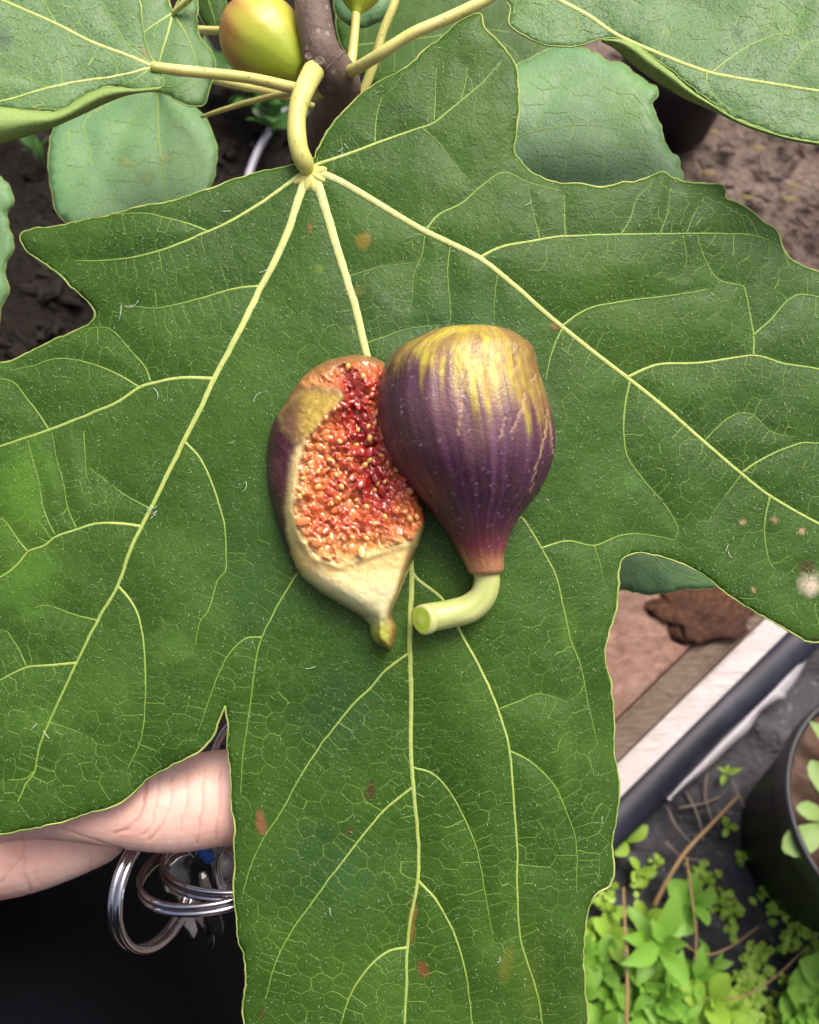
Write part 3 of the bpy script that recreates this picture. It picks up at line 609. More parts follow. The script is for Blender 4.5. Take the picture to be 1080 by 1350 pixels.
# unripe figs on the stem (parts of the tree)
def lathe(A, B, ts, rs, n=48, bend=None, ridge=0.0, sd=0):
    A = np.array(A); B = np.array(B); ax = B - A; L = np.linalg.norm(ax); d = ax / L; e = -FW - d * (-FW @ d); e /= np.linalg.norm(e); b = np.cross(d, e)
    m = 60; t = (1 - np.cos(np.linspace(0, math.pi, m))) / 2; r = np.interp(t, ts, rs)
    for _ in range(2): r[1:-1] = (r[:-2] + 2 * r[1:-1] + r[2:]) / 4
    a = np.arange(n) / n * 2 * math.pi; T, AA = np.meshgrid(t, a, indexing='ij'); RR = np.repeat(r[:, None], n, 1)
    RR = RR * (1 + ridge * (vnoise(np.cos(AA) * 4 + 7, np.sin(AA) * 4 + 7, sd) - .5) * np.sin(T * 3.14)[:])
    V = A + T[..., None] * ax + RR[..., None] * (np.cos(AA)[..., None] * e + np.sin(AA)[..., None] * b)
    Fc = [(i * n + j, (i + 1) * n + j, (i + 1) * n + (j + 1) % n, i * n + (j + 1) % n) for i in range(m - 1) for j in range(n)]
    Fc += [tuple(range(n)), tuple(range((m - 1) * n, m * n))[::-1]]
    return V.reshape(-1, 3), Fc, T.ravel(), AA.ravel()
def unripe(x0, y0, x1, y1, d0, d1, rs, blush, label):
    ts = [0, .03, .09, .18, .3, .45, .6, .75, .87, .95, 1]; V, Fc, t, a = lathe(P(x0, y0, d0), P(x1, y1, d1), ts, np.array(rs) * d0 / F, ridge=.06, sd=3)
    g1 = np.array((.36, .46, .035)); g2 = np.array((.50, .46, .06)); br = np.array((.36, .13, .045)); st = vnoise(a * 5, t * 1.5, 8)
    k = sstep(.15, .75, 1 - t + .35 * (st - .5) + .25 * np.cos(a + 1.0))[:, None]; c = g1 * (1 - k) + g2 * k
    k2 = (blush * sstep(.38, .95, 1 - t + .5 * (st - .5) + .22 * np.sin(a)))[:, None]; c = c * (1 - k2) + br * k2
    c = c * (.92 + .16 * vnoise(a * 14, t * 4, 2))[:, None]
    return mk('fig', V, Fc, MAT['greenfig'], tree, attrs={'tint': c}, label=label)
unripe(303, 20, 399, 93, .248, .242, [0,16,30,41,50,54,51,41,29,20,13], .85, 'unripe yellow green fig with a brown blush')
unripe(482, -72, 470, 18, .249, .247, [0,12,22,29,34,36,33,25,16,9,6], .0, 'small bright green fig pointing up')
pet([(470,14),(468,40),(463,82),(456,104)], [6,6,7,9], [.247,.247,.246,.246], tree, 'fig_stalk')

# ------------------------------------------------------------------ picked figs lying on the leaf
def leafZ(x, y):
    p = MS(np.atleast_1d(np.asarray(x, float)), np.atleast_1d(np.asarray(y, float))); return (D0 - (p - C0) @ FW) / U
def LP(X, Y, Z):
    """leaf-plane frame in photo-pixel units (X right, Y up, Z towards the viewer), rigid"""
    X, Y, Z = (np.asarray(v, float)[..., None] for v in (X, Y, Z)); return C0 + D0 * FW + U * (X * RT + Y * UP - Z * FW)
def mixc(c, k, d): k = np.asarray(k)[:, None]; return c * (1 - k) + np.array(d) * k
def seg_dist(px, py, pts):
    d = np.full(len(px), 1e9); pts = np.array(pts, float)
    for a, b in zip(pts[:-1], pts[1:]):
        t = np.clip(((px - a[0]) * (b[0] - a[0]) + (py - a[1]) * (b[1] - a[1])) / ((b - a) @ (b - a)), 0, 1); d = np.minimum(d, np.hypot(px - a[0] - t * (b[0] - a[0]), py - a[1] - t * (b[1] - a[1])))
    return d
def sdist(x, y, poly):
    d = Dist(dense(poly, True, 1.5))(x, y); return np.where(inside(x, y, poly), d, -d)

def ripe_fig():
    rows = np.array([(432,628,5),(433,626,24),(436,622,42),(441,620,58),(449,619,71),(463,614,90),(486,608,101),(521,609,109.5),(556,614,113),(591,620,109),(618,623.5,99.5),(649,628.5,80.5),(677,629,58),(704,631.5,40.5),(731,635.5,29.5),(745,639,25.5),(753,640,23),(757,639,17),(758,638.5,8)], float)
    m, n = 220, 220; tt = np.interp(np.linspace(0, 1, m), np.linspace(0, 1, 5), [0, .1, .42, .8, 1]); yy = 432 + (758 - 432) * tt
    q = smooth_path(rows, .8); xc = np.interp(yy, q[:, 0], q[:, 1]); hw = np.interp(yy, q[:, 0], q[:, 2])
    zl = leafZ(xc, yy); low = np.interp(yy, [432, 520, 640, 700, 758], [.55, .58, .62, .8, .9]); zc = float(zl.mean()) + np.interp(yy, [432, 470, 520, 600, 700, 758], [48, 56, 62, 56, 34, 26]); kk = np.ones(41) / 41; zc = np.convolve(np.pad(zc, 20, 'edge'), kk, 'valid'); low = np.convolve(np.pad(low, 20, 'edge'), kk, 'valid')
    a = np.arange(n) / n * 2 * math.pi; Y_, A_ = np.meshgrid(yy, a, indexing='ij'); H_ = np.repeat(hw[:, None], n, 1); XC = np.repeat(xc[:, None], n, 1); ZC = np.repeat(zc[:, None], n, 1)
    t = (Y_ - 434) / 320; env = np.clip(np.sin(np.clip(t, 0, 1) * 3.1) * 1.2, 0, 1)
    rid = (vnoise(A_ * 7, t * 2.2, 3) - .5) * 5.0 * env + (vnoise(A_ * 18, t * 4, 5) - .5) * 1.6 * env + (fbm(A_ * 6, t * 16, 9, 3) - .5) * 5.0 * (1 - sstep(.05, .35, t)) + (vnoise(A_ * 44, t * 5, 6) - .5) * 1.5 * env
    RR = H_ + rid * np.clip(H_ / 60, 0, 1)
    lf = np.repeat(low[:, None], n, 1); sx = np.cos(A_); sz = np.sin(A_); Z = ZC + RR * np.where(sz > 0, .86, lf) * sz
    X = (XC - 540) * (1 - ZC / F) + RR * sx * (1 - ZC / F); Y = (675 - Y_) * (1 - ZC / F) + 0 * X
    px = XC + RR * sx; py = Y_.copy()
    # colour of the skin
    cr = [([(606,505),(604,530),(601,552),(598,581)], 1.7), ([(682,528),(677,548),(664,578)], 1.7), ([(714,545),(709,580),(699,618),(694,648)], 2.0), ([(692,512),(702,500)], 1.3), ([(640,470),(636,500)], 1.2), ([(668,470),(672,505)], 1.4), ([(655,560),(650,585)], .9), ([(718,560),(724,600)], 1.2)]
    pxr, pyr = px.ravel(), py.ravel(); s1 = vnoise(A_ * 9, t * 2, 12).ravel(); s2 = vnoise(A_ * 26, t * 2.4, 13).ravel(); s3 = fbm(pxr / 14, pyr / 14, 14, 3); sp = vnoise(pxr / 2.1, pyr / 2.1, 15); T = t.ravel(); sxr = sx.ravel()
    c = np.tile(np.array((.062, .016, .048)), (len(T), 1))
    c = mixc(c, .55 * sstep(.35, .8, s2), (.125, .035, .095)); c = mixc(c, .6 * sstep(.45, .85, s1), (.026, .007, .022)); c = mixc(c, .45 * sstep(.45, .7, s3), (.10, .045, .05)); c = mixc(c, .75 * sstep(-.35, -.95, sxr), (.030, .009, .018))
    # mauve-brown upper middle
    k = np.exp(-((T - .36 - .14 * (s1 - .5)) / .17) ** 2) * np.exp(-((sxr - .05) / .62) ** 2); c = mixc(c, np.clip(.75 * k * (.5 + .8 * s2), 0, 1), (.27, .15, .135))
    c = mixc(c, .5 * np.exp(-((T - .55) / .2) ** 2) * np.exp(-((sxr - .35) / .3) ** 2) * sstep(.3, .7, s2), (.15, .07, .16))
    # olive-yellow blossom end
    edge = .27 + .16 * (s1 - .5) + .20 * (s2 - .5) + .10 * sstep(-.2, .7, sxr) - .16 * sstep(.1, -.9, sxr)
    k = 1 - sstep(-.07, .09, T - edge); oc = mixc(np.tile(np.array((.36, .25, .045)), (len(T), 1)), sstep(.42, .66, s3), (.47, .39, .045)); oc = mixc(oc, sstep(.56, .8, vnoise(A_ * 12, t * 9, 19).ravel()) * .8, (.22, .12, .05))
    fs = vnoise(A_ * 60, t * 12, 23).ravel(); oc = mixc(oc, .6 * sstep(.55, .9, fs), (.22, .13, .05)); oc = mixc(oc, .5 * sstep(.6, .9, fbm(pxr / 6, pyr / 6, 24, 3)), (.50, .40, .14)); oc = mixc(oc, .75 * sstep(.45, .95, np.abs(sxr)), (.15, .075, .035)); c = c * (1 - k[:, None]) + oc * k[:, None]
    # red neck, paler ring at the very end
    c = mixc(c, .9 * sstep(.72, .95, T + .10 * (s2 - .5)), (.17, .035, .040)); c = mixc(c, sstep(.88, .985, T + .04 * (s1 - .5)), (.36, .17, .08))
    rs = np.random.default_rng(9); c = mixc(c, .6 * (1 - sstep(.5, 1.2, Dist(np.stack([rs.uniform(500, 730, 300), rs.uniform(470, 720, 300)], 1))(pxr, pyr))), (.42, .30, .28))
    dz = np.zeros(len(T))
    for pts, wd in cr:
        d = seg_dist(pxr + (vnoise(pyr / 5, pxr * 0, 4) - .5) * 4, pyr, pts); kk = (1 - sstep(wd * .3, wd * 1.1, d + 1.3 * (vnoise(pyr / 4, pxr / 4, 41) - .4))) * (sz.ravel() > -.1); c = mixc(c, .75 * kk, (.46, .31, .17)); dz -= 1.6 * kk
    Z = Z + dz.reshape(Z.shape)
    base = LP((612 - 540) * .97, (675 - 590) * .97, float(leafZ(612, 590)[0])); root = empty('ripe_fig', base, 'purple fig with olive blossom end, lying skin up with its curved green stalk', 'fig')
    V = LP(X, Y, Z).reshape(-1, 3); Fc = [(i * n + j, (i + 1) * n + j, (i + 1) * n + (j + 1) % n, i * n + (j + 1) % n) for i in range(m - 1) for j in range(n)]
    Fc += [tuple(range(n)), tuple(range((m - 1) * n, m * n))[::-1]]
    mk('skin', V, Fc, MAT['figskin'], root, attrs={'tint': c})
    # stalk
    z0 = float(leafZ(600, 800)[0]); sp_ = smooth_path([(638,744,30,17),(642,764,28,16.5),(636,786,26,17),(618,802,24,18),(592,809,24,18),(566,814,27,18.5),(560,815,28,18)], 2.5)
    zz = z0 + sp_[:, 2]; W = LP((sp_[:, 0] - 540) * (1 - zz / F), (675 - sp_[:, 1]) * (1 - zz / F), zz); nn = 28
    q = np.arange(len(W)); V, Fc = tube(W, sp_[:, 3] * U, nn, False); Fc.append(tuple(range(nn - 1, -1, -1)))
    an = np.tile(np.arange(nn), len(W)); ii = np.repeat(q, nn); g = vnoise(an / 2.2, ii / 14., 3)
    ctr = np.repeat(W, nn, 0); V = ctr + (V - ctr) * (.97 + .07 * g)[:, None]
    c = mixc(np.tile(np.array((.40, .48, .13)), (len(V), 1)), g, (.54, .56, .24)); c = mixc(c, 1 - sstep(0, 12, ii), (.45, .42, .17))
    st = mk('stalk', V, Fc, MAT['greenfig'], root, attrs={'tint': c})
    # cut face: turned towards the viewer's left
    ax = W[-1] - W[-4]; ax /= np.linalg.norm(ax); e = W[-1] + 3 * U * ax - 10 * U * FW; ax = ax * .80 + (-FW) * .60; ax /= np.linalg.norm(ax); h1 = np.cross(ax, UP); h1 /= np.linalg.norm(h1); h2 = np.cross(h1, ax)
    V = []; cc = []; prof = [(19.5, -9, (.46, .50, .18)), (19.8, -1.5, (.48, .50, .20)), (19, 1.6, (.50, .48, .22)), (17, 2.4, (.50, .55, .16)), (14.5, 2.3, (.42, .58, .06)), (10, 2.6, (.40, .60, .04)), (5, 3.0, (.50, .64, .12)), (.4, 3.0, (.58, .66, .22))]
    for r, z, cl in prof:
        for j in range(nn):
            b = j / nn * 6.2832; V.append(e + U * (r * (1 + .04 * math.sin(3 * b + 1)) * (math.cos(b) * h1 + math.sin(b) * h2) + z * ax)); cc.append(cl)
    Fc = [(i * nn + j, i * nn + (j + 1) % nn, (i + 1) * nn + (j + 1) % nn, (i + 1) * nn + j) for i in range(len(prof) - 1) for j in range(nn)] + [tuple(range(7 * nn, 8 * nn))]
    mk('cut_face', V, Fc, MAT['greenfig'], st, attrs={'tint': np.array(cc)}, label='fresh bright green cut end')
ripe_fig()

def fig_half():
    out = smooth_path(np.array([(447,471),(427,477),(404,493),(388,512),(373,536),(359,560),(352,595),(353,634),(361,673),(369,700),(380,727),(392,755),(416,778),(447,797),(474,813),(486,822),(490,840),(502,852),(513,857),(519,850),(523,828),(518,811),(529,782),(543,743),(556,708),(562,684),(556,660),(548,640),(538,615),(530,585),(526,550),(522,510),(510,482),(490,470),(468,468),(447,471)], float), 3)[:-1]
    FL = np.array([(434,486),(462,476),(500,476),(530,500),(540,560),(548,620),(566,660),(562,690),(541,713),(510,722),(482,731),(447,744),(414,733),(396,706),(386,672),(391,638),(395,607),(407,576),(431,545),(453,527),(451,514),(427,508),(405,508),(398,502),(412,492)], float)
    OV = np.array([(366,545),(392,518),(424,512),(453,520),(449,536),(426,556),(406,578),(388,584),(372,566)], float)
    CR = np.array([(390,610),(384,645),(379,668),(377,700),(385,735),(397,760),(428,785),(470,811),(484,822),(480,860),(530,870),(532,825),(524,812),(530,782),(546,743),(558,712),(570,684),(510,700),(447,700),(400,660)], float)
    step = 2.2; x0, y0 = out.min(0); x1, y1 = out.max(0); gx, gy = np.meshgrid(np.arange(x0, x1, step), np.arange(y0, y1, step)); p = np.stack([gx.ravel(), gy.ravel()], 1)
    p = p[inside(p[:, 0], p[:, 1], out)]; de = Dist(dense(out)); p = p[de(p[:, 0], p[:, 1]) > 1.2]; n = len(out)
    res = delaunay_2d_cdt([Vector((a, -b)) for a, b in np.vstack([out, p])], [], [list(range(n))], 1, 1e-5); q = np.array([(v[0], -v[1]) for v in res[0]]); tri = np.array([f for f in res[2]])
    x, y = q.T; d = de(x, y); d[d < .3] = 0; sf = sdist(x, y, FL); so = sdist(x, y, OV); sc = sdist(x, y, CR)
    H = 60 * (1 - .35 * sstep(770, 850, y)); Rr = np.where(x > 500, 17, 44) * (1 - .45 * sstep(720, 800, y))
    u = np.clip(d / Rr, 0, 1); h = H * np.sqrt(1 - (1 - u) ** 2)
    fm = sstep(-2, 5, sf); cleft = seg_dist(x, y, [(455,490),(463,521),(471,552),(486,590),(490,625),(500,655)]); cl = np.exp(-(cleft / 13) ** 2) * fm
    nb = fbm(x / 13, y / 13, 5, 3); nb2 = fbm(x / 5, y / 5, 6, 2)
    h = h - fm * 7 * sstep(0, 18, sf) + fm * ((nb - .5) * 20 + (nb2 - .5) * 11 + 5 * (1 - np.abs(2 * fbm(x / 9, y / 9, 81, 2) - 1))) - cl * 13
    rim = np.exp(-((sf + 3) / 5) ** 2); h = h + rim * 4 + (1 - fm) * (nb2 - .5) * 1.6
    om = sstep(-7, 5, so + 7 * (fbm(x / 7, y / 7, 71, 2) - .5)); h = h + om * 3.5
    ridge = np.exp(-(seg_dist(x, y, [(400,716),(430,712),(465,708),(510,712),(545,705)]) / 4) ** 2); h = h + ridge * 2.5
    zl = leafZ(x, y); Z = zl + np.maximum(h, 0) - .5; V = P(x, y, D0 * (1 - Z / F))
    # colours
    s1 = fbm(x / 9, y / 22, 7, 3); s2 = fbm(x / 4, y / 4, 8, 2)
    skin = mixc(np.tile(np.array((.060, .014, .028)), (len(x), 1)), sstep(.4, .75, s1) * .7, (.13, .034, .045)); skin = mixc(skin, sstep(.86, .95, vnoise(x / 2.2, y / 2.2, 4)) * .5, (.40, .22, .2))
    skin = mixc(skin, (1 - sstep(500, 560, y + 30 * (s1 - .5))) * .9, (.26, .13, .045))
    ol = mixc(np.tile(np.array((.36, .25, .035)), (len(x), 1)), sstep(.4, .7, s2), (.50, .36, .07)); ol = mixc(ol, (1 - sstep(378, 415, x + 12 * (s1 - .5))) * .9, (.10, .035, .03)); ol = mixc(ol, .5 * (1 - sstep(512, 530, y)), (.30, .14, .04)); ol = mixc(ol, np.exp(-(so / 4) ** 2) * .35, (.55, .42, .16))
    c = skin * (1 - om[:, None]) + ol * om[:, None]
    cream = mixc(np.tile(np.array((.74, .56, .22)), (len(x), 1)), sstep(735, 790, y), (.76, .72, .40)); cream = mixc(cream, .5 * sstep(.55, .8, s1) * (1 - sstep(745, 775, y)), (.66, .36, .12)); cream = mixc(cream, sstep(800, 835, y), (.42, .44, .07))
    cream = mixc(cream, (1 - sstep(2, 12, d)) * .6 * (x < 500) * (y < 815), (.36, .24, .06)); cream = mixc(cream, (1 - sstep(3, 14, d)) * .8 * (x > 500) * sstep(700, 730, y), (.25, .12, .035))
    k = sstep(-3, 3, sc + 4 * (s2 - .5)); c = c * (1 - k[:, None]) + cream * k[:, None]
    k = np.exp(-((sf + 5) / 6) ** 2) * (1 - om) * (y > 560) * .9; c = mixc(c, k, (.74, .57, .24))
    fl = mixc(np.tile(np.array((.66, .19, .055)), (len(x), 1)), sstep(.45, .66, nb), (.50, .07, .022)); fl = mixc(fl, np.clip(np.exp(-(cleft / 34) ** 2) * .95, 0, 1), (.30, .012, .012)); fl = mixc(fl, .75 * (1 - sstep(392, 440, x + .25 * (y - 600))), (.72, .34, .12))
    fl = mixc(fl, .75 * sstep(685, 735, y + 26 * (s1 - .5)), (.68, .36, .12)); fl = mixc(fl, .55 * (1 - sstep(478, 500, y)), (.50, .20, .06))
    k = sstep(-6, 9, sf + 12 * (s2 - .5)); c = c * (1 - k[:, None]) + fl * k[:, None]
    base = LP((455 - 540), (675 - 660), float(leafZ(455, 660)[0])); root = empty('fig_half', base, 'torn open fig showing wet red flesh and seeds, resting against the purple fig', 'fig')
    ctr = q[tri].mean(1); fi = inside(ctr[:, 0], ctr[:, 1], FL); nk = ctr[:, 1] > 815; ci = inside(ctr[:, 0], ctr[:, 1], CR) & ~fi & ~nk
    flesh = None
    for nm, sel, mt in (('skin', ~fi & ~ci & ~nk, 'figskin'), ('rind', ci, 'flesh'), ('flesh', fi, 'flesh'), ('neck', nk, 'greenfig')):
        t = tri[sel]; a, b, cc = q[t[:, 0]], q[t[:, 1]], q[t[:, 2]]; area = (b[:, 0] - a[:, 0]) * -(cc[:, 1] - a[:, 1]) + (b[:, 1] - a[:, 1]) * (cc[:, 0] - a[:, 0]); t = np.where((area > 0)[:, None], t, t[:, ::-1])
        us, inv = np.unique(t, return_inverse=True); o = mk(nm, V[us], inv.reshape(-1, 3), MAT[mt], root, attrs={'tint': c[us]})
        if nm == 'flesh': flesh = o
    # drupelets
    rr = np.random.default_rng(3); kd = Dist(q); parts = []; cols = []; placed = []
    def surf(px, py): i = kd.k.find((px, py, 0))[1]; return V[i], c[i], i
    seedsp = []
    for _ in range(9000):
        px, py = rr.uniform(385, 565), rr.uniform(476, 742)
        if sf[kd.k.find((px, py, 0))[1]] < 5 or d[kd.k.find((px, py, 0))[1]] < 6: continue
        if any((px - a) ** 2 + (py - b) ** 2 < 120 for a, b in placed): continue
        placed.append((px, py)); pos, cl_, i = surf(px, py)
        cdir = np.array((488 - px, (600 - py) * .5)); cdir /= np.linalg.norm(cdir) + 1e-6; th = rr.normal(0, .5); dr = np.array((cdir[0] * math.cos(th) - cdir[1] * math.sin(th), cdir[0] * math.sin(th) + cdir[1] * math.cos(th)))
        l = (dr[0] * RT - dr[1] * UP); bb = np.cross(l, FW); big = rr.random() < .55; a_, b_, z_ = (rr.uniform(6, 10.5), rr.uniform(3.8, 6), rr.uniform(2.2, 3.4)) if big else (rr.uniform(3.5, 6), rr.uniform(2.2, 3.6), rr.uniform(2.4, 4)); l = l + .35 * rr.normal() * FW
        v, f = ellipsoid(pos - FW * U * rr.uniform(-2.0, .5), np.array((l * a_ * U, bb * b_ * U, -FW * z_ * U)), 12, 8); parts.append((v, f)); jit = rr.uniform(.75, 1.3); cols.append(np.tile(np.clip(cl_ * jit + np.array((.05, .02, .004)) * rr.random(), 0, 1), (len(v), 1)))
        if rr.random() < (.32 if py < 690 else .12): seedsp.append((px + rr.normal(0, 2), py + rr.normal(0, 2)))
    Vp, Fp = join(parts); mk('pulp', Vp, Fp, MAT['pulp'], flesh, attrs={'tint': np.vstack(cols)}, kind='stuff')
    sv, sfc = ellipsoid(np.zeros(3), np.diag((1., .78, .62)), 10, 7); sm = None
    for (px, py) in seedsp[:130]:
        pos, _, _ = surf(px, py); s = rr.uniform(3.0, 4.8) * U; loc = pos - FW * U * rr.uniform(1.5, 3.5)
        if sm is None: so_ = mk('seed', sv, sfc, MAT['seed'], None); sm = so_.data
        else: so_ = bpy.data.objects.new('seed', sm); col.objects.link(so_)
        so_.parent = flesh; so_.matrix_local = Matrix.Translation(Vector(loc - BASE[flesh])) @ Matrix.Rotation(R(30), 4, 'X') @ Matrix.Rotation(rr.uniform(0, 6.28), 4, 'Z') @ Matrix.Diagonal((s, s, s, 1))
fig_half()

# ------------------------------------------------------------------ person: hand under the leaf, dark trousers
def skin_mat():
    m = M('skin', .5, .4); a = m.noise(45, 4, .6); b = m.noise(900, 3, .6); v = m.voro(1300)
    base = m.ramp(a, [(.32, (.68, .38, .31)), (.5, (.75, .48, .40)), (.68, (.80, .56, .49))]); base = m.mix(m.math('MULTIPLY', m.ramp(b, [(.58, (0, 0, 0)), (.75, (1, 1, 1))]), .35), base, (.68, .33, .26))
    cr, _ = m.attr('crease'); base = m.mix(cr, base, (.42, .15, .11)); m.color(base)
    m.bump(v, .00018, .35); m.bump(b, .0003, .3)
    m.b.inputs['Subsurface Weight'].default_value = .25; m.b.inputs['Subsurface Radius'].default_value = (.006, .002, .001); m.b.inputs['Subsurface Scale'].default_value = 1; return m.m
MAT['skin'] = skin_mat()
def cloth_mat(name, c1, c2, sc=900):
    m = M(name, .95, .05); a = m.noise(14, 4); b = m.noise(sc, 3, .6, 0, (1, 1, .25)); m.color(m.mix(m.math('MULTIPLY', b, .6), m.ramp(a, [(.3, c1), (.7, c2)]), c2)); m.bump(b, .0006, .5); m.bump(a, .01, .5)
    return m.m
MAT['cloth'] = cloth_mat('black_trousers', (.0022, .0023, .0034), (.0042, .0045, .0065))
MAT['rubber'] = cloth_mat('shoe', (.012, .012, .013), (.02, .02, .022))
person = empty('person', (-.07, -.15, 0), 'person in black trousers holding a bunch of keys beneath the leaf', 'person')
def blob(chains, voxel, smooth_it):
    parts = []
    for ch in chains:
        c = np.array(ch, float); W = P(c[:, 0], c[:, 1], c[:, 2]); rad = c[:, 3] * c[:, 2] / F
        q = smooth_path(np.hstack([W, rad[:, None]]), .004)
        for i in range(len(q)):
            parts.append(ellipsoid(q[i, :3], np.eye(3) * q[i, 3], 24, 14))
    V, Fc = join(parts); me = bpy.data.meshes.new('tmp'); me.from_pydata(V.tolist(), [], Fc); o = bpy.data.objects.new('tmp', me); col.objects.link(o)
    r = o.modifiers.new('r', 'REMESH'); r.mode = 'VOXEL'; r.voxel_size = voxel; s = o.modifiers.new('s', 'SMOOTH'); s.factor = .5; s.iterations = smooth_it
    dg = bpy.context.evaluated_depsgraph_get(); ev = o.evaluated_get(dg); m2 = ev.to_mesh(); n = len(m2.vertices); v = np.empty(n * 3); m2.vertices.foreach_get('co', v); nr = np.empty(n * 3); m2.vertices.foreach_get('normal', nr)
    f = [tuple(p.vertices) for p in m2.polygons]; ev.to_mesh_clear(); bpy.data.objects.remove(o); bpy.data.meshes.remove(me); return v.reshape(-1, 3), f, nr.reshape(-1, 3)
chains = [
 # thumb lying along the underside of the leaf
 [(-70,1060,.266,60),(-10,1052,.257,56),(60,1052,.252,52),(120,1052,.2495,57),(180,1057,.2485,60),(235,1059,.2485,62),(300,1050,.2490,61),(360,1043,.251,57),(420,1038,.253,46),(446,1036,.254,34)],
 # ball of the thumb, palm and wrist
 [(-420,1200,.335,104),(-300,1160,.315,92),(-190,1120,.295,92),(-60,1105,.277,86),(20,1098,.272,80),(75,1095,.270,66),(120,1088,.270,54)],
 [(-300,1160,.325,92),(-150,1085,.300,92),(-20,1058,.292,80),(90,1050,.290,58)], [(-260,1150,.335,86),(-120,1075,.320,84),(10,1050,.315,70),(90,1045,.312,54)], [(-220,1130,.345,80),(-100,1070,.338,72),(20,1048,.335,58),(80,1042,.332,48)],
 # the four fingers, stacked away from the viewer, running right and curling back
 [(110,1080,.272,50),(190,1066,.279,44),(290,1052,.286,42),(370,1042,.284,39),(430,1038,.276,34)],
 [(85,1050,.292,50),(190,1050,.298,44),(300,1046,.304,42),(390,1040,.301,38),(440,1038,.292,33)],
 [(85,1046,.312,46),(190,1046,.318,42),(290,1042,.322,40),(370,1038,.319,36),(415,1036,.310,31)],
 [(75,1042,.332,42),(160,1042,.336,37),(240,1038,.338,35),(300,1034,.335,31),(340,1032,.328,27)],
 # wrist to the left and back
 [(-420,1200,.335,104),(-480,1230,.348,106)]]
Vh, Fh, Nh = blob(chains, .0005, 26)
rel = Vh - C0; dep = rel @ FW; hx = 540 + F * (rel @ RT) / dep; hy = 675 - F * (rel @ UP) / dep; facing = (Nh @ -FW) > -.1
crs = np.zeros(len(Vh))
for pts, wd, am in [([(195,1020),(192,1040),(190,1060),(182,1080),(168,1094),(150,1099)],2.6,1.0),([(210,1020),(208,1050),(200,1088),(186,1102)],1.6,0.7150000000000001),([(226,1025),(224,1060),(215,1086),(196,1108)],1.6,0.7150000000000001),([(246,1020),(245,1060),(236,1096)],1.5,0.65),([(268,1015),(265,1070),(259,1112)],1.6,0.78),([(290,1010),(289,1060),(283,1108)],1.6,0.78),([(160,1040),(158,1075),(152,1090)],1.5,0.52),([(254,1004),(262,1022),(280,1028)],1.4,0.45499999999999996),
                    ([(30,1105),(31,1130),(34,1155),(40,1175)],1.9,0.65),([(0,1165),(15,1148),(30,1128)],1.7,0.52),([(0,1112),(20,1125),(30,1140)],1.4,.3),([(60,1100),(52,1130),(48,1160)],1.2,.25),([(120,1115),(118,1135),(122,1150)],1.4,.35),([(66,1086),(100,1100),(133,1111),(165,1120)],1.9,0.65)]:
    jx = (vnoise(hy / 9, hx / 40, 3) - .5) * 4; d = seg_dist(hx + jx, hy, pts); crs = np.maximum(crs, am * np.exp(-(d / wd) ** 2) * facing)
crs = crs * (.45 + .75 * vnoise(hx / 11, hy / 11, 77)); Vh = Vh - Nh * (crs * .0004)[:, None]
mk('arm', Vh, Fh, MAT['skin'], person, attrs={'crease': crs * .5}, label='bare hand with creased thumb, holding keys')
def legs(pts, sd):
    p = smooth_path(pts, .015); W = p[:, :3]; V, Fc = tube(W, p[:, 3], 48, True, 1.0, (0, 1, .2)); ctr = np.repeat(W, 48, 0)
    an = np.tile(np.arange(48) / 48 * 6.2832, len(W)); s_ = np.repeat(np.linspace(0, 1, len(W)), 48)
    f = 1 + .16 * (fbm(np.cos(an) * 1.3 + 4, s_ * 11 + np.sin(an) * 1.3, sd, 3) - .5) * 2
    return ctr + (V - ctr) * f[:, None], Fc
L1 = [(-.20,-.30,.88,.10),(-.205,-.22,.76,.10),(-.205,-.10,.60,.112),(-.205,.0,.46,.112),(-.208,-.01,.30,.10),(-.216,-.03,.12,.076),(-.216,-.035,.035,.082)]
L2 = [(.03,-.32,.88,.10),(.06,-.31,.74,.10),(.08,-.30,.50,.09),(.085,-.31,.28,.084),(.085,-.32,.12,.076),(.085,-.325,.035,.082)]
hip = tube(np.array([(-.22, -.31, .86), (-.09, -.33, .92), (.06, -.32, .86)]), [.11, .15, .11], 24, True)
Vt, Ft = join([legs(L1, 3), legs(L2, 5), hip])
mk('trousers', Vt, Ft, MAT['cloth'], person)
def shoe(x, y):
    n = 20; V = []; L = np.linspace(-.10, .19, 24)
    for s in L:
        u = (s + .10) / .29; w_ = .047 * math.sqrt(max(0, 1 - abs(2 * u - 1) ** 3.2)) + .004; h = np.interp(u, [0, .25, .45, .75, 1], [.07, .085, .075, .05, .02])
        for j in range(n):
            a = j / n * 6.2832; V.append((x + w_ * math.cos(a), y + s, max(0.004, h * .5 + h * .5 * math.sin(a)) ))
    mk('shoe', V, [(i * n + j, (i + 1) * n + j, (i + 1) * n + (j + 1) % n, i * n + (j + 1) % n) for i in range(23) for j in range(n)] + [tuple(range(n)), tuple(range(23 * n, 24 * n))[::-1]], MAT['rubber'], person)
shoe(-.216, .0); shoe(.085, -.29)
# sleeve from the wrist back over the elbow
c = np.array([(-400,1190,.332,120),(-520,1250,.356,124),(-640,1310,.38,132),(-760,1370,.41,146),(-980,1500,.47,160),(-1100,1600,.5,165)], float); p = smooth_path(c, 20); q = np.arange(len(p))
mk('sleeve', *tube(P(p[:, 0], p[:, 1], p[:, 2]), p[:, 3] * p[:, 2] / F * (1 + .05 * np.sin(q * .9)), 28), MAT['cloth'], person)

